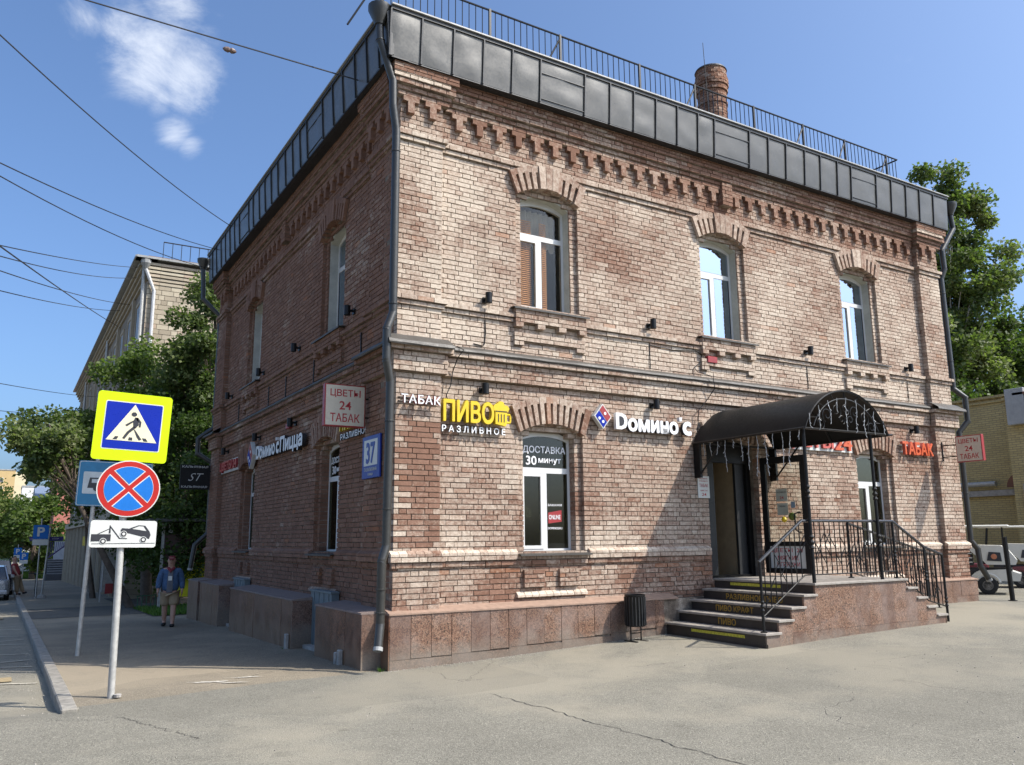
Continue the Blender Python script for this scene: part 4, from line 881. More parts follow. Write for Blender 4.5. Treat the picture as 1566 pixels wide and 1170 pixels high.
# open glazed leaf, hinged right, swung outwards
LF = Fr((7.18, -.02, 0), (.18, -.9837, 0), (-.9837, -.18, 0)); LW_ = .88
e = MB(LF); z0, z1 = 1.05, 3.10
for q in ((0, .10, z0, z1), (LW_-.10, LW_, z0, z1), (.10, LW_-.10, z1-.12, z1), (.10, LW_-.10, z0, z0+.09), (.10, LW_-.10, 1.52, 1.60)): e.box(q[0], q[1], -.05, 0, q[2], q[3])
DL = e.build('glazed_door', BLACK, tagp(empty('shop_door', (7.18, -.02, 1.0)), 'open glazed black door leaf with white sign panel at its foot', 'door'))
MB(LF).box(.10, LW_-.10, -.03, -.022, 1.60, z1-.12).build('glass_pane', GLC, DL); MB(LF).box(.10, LW_-.10, -.035, -.015, z0+.09, 1.52).build('lower_panel', SIGNW, DL)
lm = Matrix((LF.U, Vector((0, 0, 1)), LF.N)).transposed().to_4x4()
def leaft(t, u, z, w_, h_, mat, b=.012, off=.0):
    m = lm.copy(); m.translation = Vector(LF.P(u, -.013+off, z)); put_text(t, None, 0, 0, 0, w_, h_, .001, mat, b, DL, mat4=m)
leaft('ЦВЕТЫ  24', .13, 1.40, .60, .085, REDD); leaft('МЯГКИЕ', .24, 1.28, .40, .075, REDD); leaft('ИГРУШКИ', .22, 1.17, .44, .075, REDD)
MB(LF).box(.28, .50, -.02, -.017, 2.30, 2.52).box(.29, .50, -.02, -.017, 2.06, 2.27).build('notice', plain('grey_paper', (.42, .42, .34), .7), DL); MB(LF).box(.56, .64, -.02, -.017, 2.18, 2.29).build('notice', plain('blue_sticker', (.2, .27, .33)), DL)
leaft('РАЗЛИВНОЕ', .30, 2.45, .18, .025, SIGNK, .01, -.0025); leaft('24', .35, 2.34, .08, .05, REDD, .01, -.0025); leaft('ТАБАК', .32, 2.20, .14, .03, SIGNK, .01, -.0025)
MB(LF).tube([LF.P(.74, .0, 2.10), LF.P(.74, .07, 2.10), LF.P(.68, .09, 2.07), LF.P(.68, .09, 1.80), LF.P(.74, .07, 1.76), LF.P(.74, .0, 1.76)], .014, 8).build('handle', BLACK, DL)
for (uu, zz, mt, r_, lb) in ((.44, 1.98, YEL, .05, 'yellow smiley round charm hanging inside the glazed door'), (.60, 2.03, plain('olive_charm', (.12, .15, .02)), .07, 'olive green round charm hanging beside the door handle')):
    o = MB().lathe(LF.P(uu, .03, zz), [(.01, -r_), (r_*.7, -r_*.7), (r_, 0), (r_*.7, r_*.7), (.01, r_)], 12).build('door_charm', mt, smooth=True); tagp(o, lb, 'door charm')
# ------------------------------------------------------------------ porch steps
PS = empty('entrance_steps', (6.5, -1.1, .2), 'granite porch with dark steps, gold lettering on risers and red granite side', 'steps')
STEPM = plain('worn_step_stone', (.30, .27, .235), .75, var=.2, scale=10, bump=.1); RISM = plain('dark_riser', (.035, .03, .028), .4, var=.25)
YB, YF = -.09, -2.15; xs0 = [4.72, 5.0, 5.28, 5.56, 5.82]; zt_ = [.355, .52, .685, .85, 1.005]
for i, (x, z) in enumerate(zip(xs0, zt_)):
    xe = xs0[i+1]+.03 if i < 4 else 8.02
    stp = MB().box(x+.012, xe, YF+.03, YB, z-.175 if i else -.1, z-.036).build('step', RISM, PS)
    MB().box(x-.025, xe if i < 4 else 8.06, YF-.03, YB, z-.035, z, 0).build('tread', STEPM, stp, bev=.005)
fx = Fr((0, 0, 0), (0, 1, 0), (-1, 0, 0))
GOLD = plain('gold_print', (.42, .25, .04), .5); YSTR = plain('yellow_strip', (.60, .55, .06), .6, var=.3, scale=30)
for i, (t, ylo, w_, h_) in enumerate(((None, -1.75, 1.1, .04), ('ПИВО', -1.32, .36, .095), ('ПИВО КРАФТ', -1.42, .78, .095), ('РАЗЛИВНОЕ ПИВО', -1.75, 1.15, .085), (None, -1.5, 1.05, .045))):
    x = xs0[i]+.010
    if t: put_text(t, Fr((0, 0, 0), (0, 1, 0), (-1, 0, 0)), ylo+w_, -x, zt_[i]-.145, w_, h_, .001, GOLD, .02, PS)
    else: MB().box(x-.002, x+.001, ylo, ylo+w_, zt_[i]-.10, zt_[i]-.10+h_).build('warning_strip', YSTR, PS)
MB().box(8.04, 8.3, YF+.03, YB, .2, .83).box(8.3, 8.55, YF+.03, YB, .2, .66).box(8.55, 8.8, YF+.03, YB, .2, .51).box(8.8, 9.05, YF+.03, YB, .2, .36).build('step', RISM, PS)
xr = [(8.03, 8.30, .83), (8.28, 8.55, .665), (8.53, 8.80, .51), (8.78, 9.06, .37)]
for a, b, z in xr: MB().box(a, b+.01, YF-.03, YB, z, z+.033).build('tread', STEPM, PS, bev=.005)
# granite side wall under the platform, panel by panel
x = 4.74
def topat(x):
    z = .25
    for xx, zz in zip(xs0, zt_):
        if x >= xx-.001: z = zz-.037
    if x > 8.02: z = .83 if x < 8.28 else .663 if x < 8.53 else .508 if x < 8.78 else .368
    return z
cuts_ = sorted(set([4.74]+xs0[1:]+[5.82+.31*i for i in range(1, 8)]+[8.03, 8.28, 8.53, 8.78, 9.04]))
for a, b in zip(cuts_, cuts_[1:]):
    zt2 = topat((a+b)/2); g = gz(a, -2.2)-.08; row = .33 if zt2 > .5 else None
    if row: MB().box(a+.001, b-.001, YF, YF+.03, row+.003, zt2).build('granite_slab', GR, PS); MB().box(a+.001, b-.001, YF-.001, YF+.03, g, row).build('granite_slab', GR, PS)
    else: MB().box(a+.001, b-.001, YF, YF+.03, g, zt2).build('granite_slab', GR, PS)
MB().box(4.73, 4.76, YF, YB, -.1, .2).build('step_core', RISM, PS); MB().box(9.02, 9.05, YF, YB, .1, .36).build('granite_slab', GR, PS)
MB(FF).box(8.9, 9.9, .20, .5, gz(9.4, -.3)-.05, gz(9.4, -.3)+.06).build('ramp_slab', STEPM, PS)
# railings of the porch
SR = empty('porch_railing', (6.5, -2.1, 1), 'black wrought railing with branching bars along the outer edge of the porch', 'railing')
RAILM = plain('handrail_paint', (.035, .035, .037), .25, var=.3)
YR = -2.07
prof = [(4.76, 1.33), (5.72, 1.92), (7.93, 1.92), (8.72, 1.50), (9.22, 1.36)]
def railz(x):
    for (a, za), (b, zb2) in zip(prof, prof[1:]):
        if a <= x <= b: return za+(zb2-za)*(x-a)/(b-a)
    return prof[-1][1]
base = [(4.76, .55), (5.72, 1.12), (7.93, 1.12), (8.72, .62), (9.22, .50)]
def basez(x):
    for (a, za), (b, zb2) in zip(base, base[1:]):
        if a <= x <= b: return za+(zb2-za)*(x-a)/(b-a)
    return base[-1][1]
MB().tube([(x, YR, z) for x, z in prof], .024, 8).build('handrail', RAILM, SR, smooth=True)
MB().tube([(x, YR, z) for x, z in base], .011, 6).build('rail', BLACK, SR)
x = 4.86
while x < 9.2:
    if not any(abs(x-q) < .05 for q in (5.8, 7.93)):
        MB().tube([(x, YR, basez(x)), (x+RNG.uniform(-.012, .012), YR, railz(x)-.01)], .0085, 5).build('bar', BLACK, SR)
        for k in range(RNG.choice((1, 2, 2))):
            t = RNG.uniform(.08, .62); sg = RNG.choice((-1, 1)); z0 = basez(x)+t*(railz(x)-basez(x)); x2 = x+sg*.115
            if 4.8 < x2 < 9.2: MB().tube([(x, YR, z0), (x2, YR, min(z0+.16, railz(x2)-.02))], .0075, 5).build('twig', BLACK, SR)
    x += .115
def newel(x, y, z0, z1, par, r=.021):
    MB().lathe((x, y, 0), [(r, z0), (r, z0+.28), (r*1.5, z0+.30), (r*.8, z0+.33), (r*1.5, z0+.36), (r*.8, z0+.39), (r*1.5, z0+.42), (r, z0+.44), (r, z1)], 10).lathe((x, y, 0), [(.05, z0), (.05, z0+.01), (.02, z0+.02)], 10).build('post', BLACK, par)
newel(4.78, YR, .355, 1.34, SR); newel(7.93, YR, 1.005, 1.92, SR); newel(8.72, YR, .66, 1.50, SR); newel(9.22, YR, .22, 1.38, SR)
S2 = empty('stair_railing', (9, -.6, 1), 'black railing with twig bars between the porch platform and the right hand steps', 'railing')
A, B = (7.57, -1.48), (11.3, -.62)
for k in range(31):
    t = k/30; x, y = A[0]+(B[0]-A[0])*t, A[1]+(B[1]-A[1])*t; zl = 1.09-.62*t if t > .0 else 1.1; zh = 1.90-.60*t
    MB().tube([(x, y, zl), (x, y, zh)], .0085, 5).build('bar', BLACK, S2)
    if k < 30 and k % 2 == 0: MB().tube([(x, y, zl+.15+RNG.random()*.35), (x+(B[0]-A[0])/30, y+(B[1]-A[1])/30, zl+.32+RNG.random()*.35)], .0075, 5).build('twig', BLACK, S2)
MB().tube([(A[0], A[1], 1.90), (B[0], B[1], 1.30)], .022, 8).build('handrail', RAILM, S2); MB().tube([(A[0], A[1], 1.09), (B[0], B[1], .47)], .011, 6).build('rail', BLACK, S2)
newel(*A, 1.005, 1.9, S2); newel(*B, gz(*B), 1.31, S2)
# ------------------------------------------------------------------ canopy
CN = empty('entrance_canopy', (6.75, -1.2, 3.3), 'black barrel-vaulted metal canopy on thin posts over the entrance', 'canopy')
cxm, hw_, rise_, zs_ = 6.68, 1.02, .66, 3.30; Rr = (hw_**2+rise_**2)/(2*rise_); czz = zs_+rise_-Rr; Aa = math.asin(hw_/Rr) if hw_ < Rr else pi/2
CANM = plain('canopy_sheet', (.012, .013, .013), .5, var=.2, scale=3, spec=.2)
c = MB(); rows = []
for j in range(9):
    y = .08-(2.32+.08)*j/8; rows.append([(cxm+Rr*sin(-Aa+2*Aa*i/28), y, czz+Rr*cos(-Aa+2*Aa*i/28)) for i in range(29)])
c.grid(rows)
rows = [[(x_, y_, z_-.014) for x_, y_, z_ in r] for r in rows]; c.grid(rows[::-1]); c.build('canopy_roof', CANM, CN, smooth=True)
def arcpts(s_, y, n=24, dz=0): return [(cxm+Rr*s_*sin(-Aa+2*Aa*i/n), y, czz+dz+Rr*s_*cos(-Aa+2*Aa*i/n)) for i in range(n+1)]
for y in (-2.30, -1.2, .05): MB().tube(arcpts(.985, y), .018, 6).build('arch_rib', BLACK, CN)
in_ = [(cxm+.86*sin(-1.15+2.3*i/24), -2.29, 3.30-.28+.80*cos(-1.15+2.3*i/24)-.0) for i in range(25)]
MB().tube(in_, .013, 6).build('inner_arch', BLACK, CN)
for s_ in (-1, 1): MB().tube([(cxm+s_*hw_, -2.31, zs_), (cxm+s_*hw_, .1, zs_)], .02, 6).build('side_rail', BLACK, CN)
MB().tube([(cxm-hw_-.0, -2.29, zs_), (cxm+hw_+.12, -2.29, zs_+.01)], .018, 6).build('cross_bar', BLACK, CN); MB().tube([(cxm-hw_, -.0, zs_), (cxm+hw_, -.0, zs_)], .018, 6).build('cross_bar', BLACK, CN)
def spiral(cx_, cz_, r, sg, a0): return [(cx_+sg*(r*(1-t*.72))*cos(a0+t*7.5), -2.29, cz_+(r*(1-t*.72))*sin(a0+t*7.5)) for t in [i/26 for i in range(27)]]
for k, (dx, dz, r, sg) in enumerate(((-.62, .16, .10, 1), (-.45, .30, .12, -1), (-.22, .38, .12, 1), (0, .42, .10, 1), (.22, .38, .12, -1), (.45, .30, .12, 1), (.62, .16, .10, -1), (-.1, .25, .08, 1), (.1, .25, .08, -1))):
    MB().tube(spiral(cxm+dx, zs_+dz-.06, r, sg, -1.2), .008, 5).build('scroll', BLACK, CN)
for k in range(7): a_ = -.95+1.9*k/6; MB().tube([(cxm+.86*sin(a_), -2.29, 3.02+.8*cos(a_)), (cxm+Rr*.98*sin(a_*Aa/1.15), -2.29, czz+Rr*.98*cos(a_*Aa/1.15))], .009, 5).build('strut', BLACK, CN)
for x in (5.86, 7.48):
    MB().lathe((x, -2.12, 0), [(.028, 1.005), (.028, 1.5), (.045, 1.52), (.022, 1.56), (.045, 1.60), (.022, 1.64), (.045, 1.68), (.026, 1.71), (.026, 2.25), (.042, 2.27), (.02, 2.31), (.042, 2.35), (.02, 2.39), (.042, 2.43), (.026, 2.46), (.028, 3.32)], 10).build('post', BLACK, CN)
for x in (5.72, 7.62):
    MB().box(x-.025, x+.025, -.03, .02+.1, 2.70, 3.30).build('wall_bracket', BLACK, CN); MB().tube([(x, -.0, 2.75), (x, -.55, 3.28)], .016, 6).build('brace', BLACK, CN)
GLD_ = empty('icicle_lights', (6.7, -2.3, 3.2), 'white unlit icicle light strings hanging from the canopy edges', 'light string')
LTS = plain('light_string_white', (.34, .35, .36), .4)
def strand(x, y, z, L_):
    c = MB(); pts = [(x, y, z)]; 
    n = max(3, int(L_/.06))
    for i in range(n): pts.append((pts[-1][0]+RNG.uniform(-.014, .014), pts[-1][1]+RNG.uniform(-.012, .012), pts[-1][2]-L_/n))
    c.tube(pts, .0045, 4)
    for p in pts[1:]: c.tube([p, (p[0]+RNG.uniform(-.035, .035), p[1]+RNG.uniform(-.02, .02), p[2]-.03)], .005, 4)
    c.build('light_strand', LTS, GLD_)
for k in range(13): strand(5.67, -2.2+.17*k, 3.28, RNG.choice((.12, .2, .35, .5, .62)))
for k in range(9): x_ = cxm-.9+1.8*k/8; strand(x_, -2.32, zs_+.42*(1-((x_-cxm)/1.05)**2)+.12, RNG.choice((.2, .35, .5)))
# ------------------------------------------------------------------ litter bin
TB = empty('litter_bin', (3.9, -.32, gz(3.9, -.3)), 'black metal litter bin on a stand against the red granite base', 'litter bin')
zg = gz(3.9, -.3)
c = MB(); c.lathe((3.9, -.32, zg), [(.13, .22), (.15, .225), (.155, .66), (.16, .67), (.16, .695), (.145, .695), (.14, .45)], 20); c.build('barrel', BLACK, TB, smooth=True)
c = MB(); 
for k in range(20): t = 2*pi*k/20; c.box(3.9+.158*cos(t)-.007, 3.9+.158*cos(t)+.007, -.32+.158*sin(t)-.007, -.32+.158*sin(t)+.007, zg+.24, zg+.66)
c.build('barrel_ribs', DARK, TB)
for s_ in (-1, 1): MB().tube([(3.9+s_*.10, -.32, zg+.01), (3.9+s_*.10, -.32, zg+.45), (3.9+s_*.155, -.32, zg+.5)], .012, 6).build('leg', BLACK, TB); MB().box(3.9+s_*.10-.02, 3.9+s_*.10+.02, -.47, -.17, zg, zg+.014).build('foot', BLACK, TB)
MB().tube([(3.80, -.32, zg+.12), (4.0, -.32, zg+.12)], .009, 6).build('stretcher', BLACK, TB)
# ------------------------------------------------------------------ traffic sign post
TP = empty('traffic_sign_post', (-3.37, -.15, gz(-3.37, -.15)), 'leaning grey pole at the kerb end carrying three traffic signs', 'sign post')
bx, by = -3.36, -.10; lean = .018
MB().tube([(bx, by, -.02), (bx-.02, by, 1.7), (bx-.02, by, 3.35)], .038, 12).build('pole', GALV, TP, smooth=True)
MB().lathe((bx+.06, by-.05, .02), [(.04, 0), (.042, .03), (.012, .035)], 10).build('base_bolt', CONC, TP)
fsg = Fr((0, by-.05, 0), (1, 0, 0), (0, -1, 0)); ang = radians(2.2)
def rot(u, z, cu, cz, a): return (cu+(u-cu)*cos(a)+(z-cz)*sin(a), cz-(u-cu)*sin(a)+(z-cz)*cos(a))
def rrect(cu, cz, w_, h_, r, a=0, n=5):
    p = []
    for sx, sz, a0 in ((1, 1, 0), (-1, 1, 90), (-1, -1, 180), (1, -1, 270)):
        for i in range(n): t = radians(a0+90*i/(n-1)); p.append((cu+sx*(w_/2-r)+r*cos(t), cz+sz*(h_/2-r)+r*sin(t)))
    return [rot(u, z, cu, cz, a) for u, z in p]
cu, cz = -3.355, 3.005
PS1 = MB(fsg).prism(rrect(cu, cz, .80, .79, .04, ang), 0, .012).build('pedestrian_crossing_sign', SIGNY, TP)
MB(fsg).prism(rrect(cu+.0, cz+.01, .62, .56, .02, ang), .0125, .014).build('white_border', SIGNW, PS1); MB(fsg).prism(rrect(cu, cz+.01, .60, .54, .015, ang), .0145, .016).build('blue_field', SIGNB, PS1)
R_ = lambda pts: [rot(cu+u, cz+z, cu, cz, ang) for u, z in pts]
MB(fsg).prism(R_([(-.27, -.165), (.27, -.165), (.0, .265)]), .0165, .018).build('triangle', SIGNC, PS1)
fg = MB(fsg)
for poly in ([(.012, .115), (.045, .115), (.06, .03), (.03, -.01), (.005, .0), (-.005, .06)], [(.005, .01), (.035, -.005), (-.03, -.07), (-.075, -.145), (-.10, -.135), (-.06, -.06)], [(.01, -.02), (.03, -.035), (.105, -.135), (.08, -.15), (.05, -.11)], [(.02, .11), (.045, .115), (.085, .065), (.082, .005), (.062, .005), (.062, .055), (.035, .08)], [(-.0, .08), (-.005, .055), (-.065, .005), (-.085, .02), (-.03, .06)],
             [(-.20, -.155), (-.155, -.155), (-.14, -.12), (-.175, -.12)], [(-.035, -.155), (.01, -.155), (.005, -.12), (-.03, -.12)], [(.13, -.155), (.175, -.155), (.15, -.12), (.11, -.12)]):
    fg.prism(R_(poly), .0185, .020)
fg.prism([rot(cu+.0+.030*cos(2*pi*i/14), cz+.150+.026*sin(2*pi*i/14), cu, cz, ang) for i in range(14)], .0185, .020); fg.build('walking_figure', SIGNK, PS1)
cu2, cz2, r2 = -3.35, 2.295, .335
ci = lambda r, n=36: [(cu2+r*cos(2*pi*i/n), cz2+r*.96*sin(2*pi*i/n)) for i in range(n)]
P2 = MB(fsg).prism(ci(r2), .02, .032).build('no_stopping_sign', SIGNW, TP); MB(fsg).prism(ci(r2-.012), .0325, .034).build('red_ring', SIGNR, P2)
def sector(a0):
    ins, rr = .036, r2-.075; pts = []; rr1 = rr
    for i in range(11):
        t = a0-pi/4+.15+(pi/2-.30)*i/10; pts.append((rr*cos(t), rr*sin(t)))
    pts.append((ins*1.414*cos(a0), ins*1.414*sin(a0))); return pts
for k in range(4):
    a0 = k*pi/2; p = [(cu2+x_*.99, cz2+y_*.96) for x_, y_ in sector(a0)]; q_ = [(cu2+x_*1.0+ .0, cz2+y_*.97) for x_, y_ in sector(a0)]
    cxx, czx = sum(a for a, b in p)/len(p), sum(b for a, b in p)/len(p)
    MB(fsg).prism([(cxx+(a-cxx)*1.09, czx+(b-czx)*1.09) for a, b in p], .0345, .036).build('white_edge', SIGNW, P2); MB(fsg).prism(p, .0365, .038).build('blue_quarter', SIGNLB, P2)
cu, cz = -3.365, 1.785; ang3 = radians(.8)
P3 = MB(fsg).prism(rrect(cu, cz, .69, .30, .03, ang3), .0, .012).build('tow_plate', SIGNW, TP)
R3 = lambda pts: [rot(cu+u, cz+z, cu, cz, ang3) for u, z in pts]
MB(fsg).prism(R3([(-.32, -.108), (.335, -.098), (.335, -.104), (-.32, -.114)]), .0125, .014).build('ground_line', SIGNK, P3)
tk = MB(fsg); tk.prism(R3([(-.33, -.085), (-.33, -.005), (-.15, -.005), (-.13, -.005), (-.13, -.08)]), .0125, .014).prism(R3([(-.155, .005), (-.135, .005), (-.14, .095), (-.15, .095)]), .0125, .014).prism(R3([(-.145, .075), (-.135, .082), (-.035, -.045), (.04, -.048), (.04, -.056), (-.043, -.055)]), .0125, .014).prism(R3([(-.27, -.002), (-.15, .06), (-.15, .052), (-.25, -.002)]), .0125, .014); TK = tk.build('tow_truck_symbol', SIGNK, P3)
ca = MB(fsg); ca.prism(R3([(-.035, .045), (-.02, .065), (.05, .06), (.15, .10), (.22, .095), (.27, .03), (.285, -.01), (.27, -.055), (.20, -.03), (.06, .005), (-.03, .02)]), .0125, .014); CA = ca.build('towed_car_symbol', SIGNK, P3)
MB(fsg).prism(R3([(.085, .058), (.155, .088), (.20, .085), (.235, .035), (.17, .045)]), .0145, .016).build('car_window', SIGNW, P3)
for (u_, z_) in ((-.205, -.082), (.0, .0), (.21, -.062)):
    w1 = MB(fsg); w1.prism(R3([(u_+.036*cos(2*pi*i/16), z_+.036*sin(2*pi*i/16)) for i in range(16)]), .0165, .0175); w1.build('wheel_ring', SIGNW, P3); w1 = MB(fsg); w1.prism(R3([(u_+.03*cos(2*pi*i/16), z_+.03*sin(2*pi*i/16)) for i in range(16)]), .018, .019); w1.build('wheel', SIGNK, P3); w1 = MB(fsg); w1.prism(R3([(u_+.016*cos(2*pi*i/16), z_+.016*sin(2*pi*i/16)) for i in range(16)]), .0195, .0205); w1.build('wheel_hub', SIGNW, P3)
for z_ in (3.2, 2.8, 2.3, 1.78): MB().box(bx-.07, bx+.03, by-.05, by-.036, z_-.015, z_+.015).build('clamp', GALV, TP)
# bus sign behind
BP = empty('bus_stop_sign', (-3.33, 4.71, gz(-3.33, 4.7)), 'blue bus stop sign on a leaning pole behind the crossing sign', 'sign post')
MB().tube([(-3.36, 4.71, gz(-3.3, 4.7)-.05), (-3.30, 4.70, 3.05)], .035, 10).build('pole', GALV, BP, smooth=True)
fb = Fr((0, 4.66, 0), (1, 0, 0), (0, -1, 0)); BB = MB(fb).prism(rrect(-3.02, 2.64, 1.12, .74, .03, radians(1)), 0, .012).build('sign_plate', TEAL, BP, bev=0)
MB(fb).prism(rrect(-3.02, 2.64, 1.10, .72, .03, radians(1)), .0125, .0135).build('white_edge', SIGNW, BB); MB(fb).prism(rrect(-3.02, 2.64, 1.085, .705, .03, radians(1)), .014, .015).build('blue_field', TEAL, BB)
MB(fb).prism(rrect(-3.02, 2.65, .96, .36, .02, radians(1)), .0155, .017).build('white_field', plain('grey_white_field', (.50, .54, .55)), BB)
bs = MB(fb); bs.prism([(-3.43, 2.57), (-3.40, 2.74), (-2.7, 2.74), (-2.66, 2.70), (-2.66, 2.57)], .0175, .019); bs.build('bus_symbol', SIGNK, BB)
bs = MB(fb); [bs.box(-3.37+.12*k, -3.28+.12*k, .0195, .0205, 2.655, 2.715) for k in range(6)]; bs.build('bus_window', plain('grey_white_field', (.5, .54, .55)), BB)
for u_ in (-3.30, -2.8): MB(fb).prism([(u_+.045*cos(2*pi*i/12), 2.565+.045*sin(2*pi*i/12)) for i in range(12)], .0195, .021).build('bus_wheel', SIGNK, BB)
# parking signs further down
def parking(x, y, z0, s_, label, group='blue parking signs on thin poles', plate=True):
    g = gz(x, y); e = empty('parking_sign', (x, y, g), label, 'sign post', group)
    MB().tube([(x+.02, y+.03, g), (x, y+.03, z0+s_)], .025, 8).build('pole', GALV, e)
    f_ = Fr((0, y, 0), (1, 0, 0), (0, -1, 0)); p_ = MB(f_).prism(rrect(x, z0, s_, s_, .03), 0, .012).build('sign_plate', SIGNLB, e); put_text('P', f_, x-s_*.2, .013, z0-s_*.3, s_*.42, s_*.62, .004, SIGNW, .03, p_)
    if plate: MB(f_).prism(rrect(x, z0-s_*.5-s_*.25, s_, s_*.42, .02), 0, .012).build('sub_plate', SIGNW, e)
parking(-3.24, 29.0, 2.12, .56, 'nearer blue parking sign standing beside the black bicycle')
parking(-3.36, 50.0, .85, .46, 'right one of the two farther blue parking signs')
parking(-3.64, 55.0, 1.12, .46, 'left one of the two farther blue parking signs')
e = empty('street_name_sign', (-2.95, 29.35, gz(-2.95, 29)), 'dark blue street name blades on a thin grey pole', 'sign post')
MB().tube([(-3.0, 29.4, gz(-3, 29)), (-2.88, 29.4, 2.3)], .035, 8).build('pole', GALV, e); MB().lathe((-3.0, 29.4, gz(-3, 29)), [(.2, 0), (.14, .09), (.04, .15)], 10).build('concrete_foot', CONC, e)
NAVY = plain('navy_blade', (.03, .02, .16), .45)
for a, b in ((-3.62, -2.96), (-2.90, -2.38)): MB().box(a, b, 29.32, 29.35, 1.76, 1.93).build('name_blade', NAVY, e)
f_ = Fr((0, 29.32, 0), (1, 0, 0), (0, -1, 0)); put_text('улица Талалихина', f_, -3.58, .001, 1.81, .56, .06, .002, SIGNW, 0, e); put_text('улица', f_, -2.80, .001, 1.81, .25, .06, .002, SIGNW, 0, e)
# ------------------------------------------------------------------ people
def skinmesh(nodes, edges, root=0, sub=2):
    # nodes: list of (x,y,z,rx[,ry]); returns mesh
    me = bpy.data.meshes.new('skin'); me.from_pydata([n[:3] for n in nodes], edges, []); o = bpy.data.objects.new('skin', me); COL.objects.link(o)
    md = o.modifiers.new('s', 'SKIN'); md.use_smooth_shade = True; md.branch_smoothing = .6
    if not me.skin_vertices: raise RuntimeError('no skin layer')
    for i, n in enumerate(nodes):
        sv = me.skin_vertices[0].data[i]; sv.radius = (n[3], n[4] if len(n) > 4 else n[3]); sv.use_root = (i == root)
    sd = o.modifiers.new('d', 'SUBSURF'); sd.levels = sub; sd.render_levels = sub
    m2 = bpy.data.meshes.new_from_object(o.evaluated_get(bpy.context.evaluated_depsgraph_get())); bpy.data.objects.remove(o); bpy.data.meshes.remove(me)
    m2.polygons.foreach_set('use_smooth', [True]*len(m2.polygons)); return m2
def addm(name, me, mat, parent, tf):
    me.materials.clear(); me.materials.append(mat); me.transform(tf); o = bpy.data.objects.new(name, me); COL.objects.link(o); setparent(o, parent); return o
SKIN = plain('skin', (.42, .24, .17), .55, var=.08); HAIR = plain('dark_hair', (.03, .02, .015), .7)
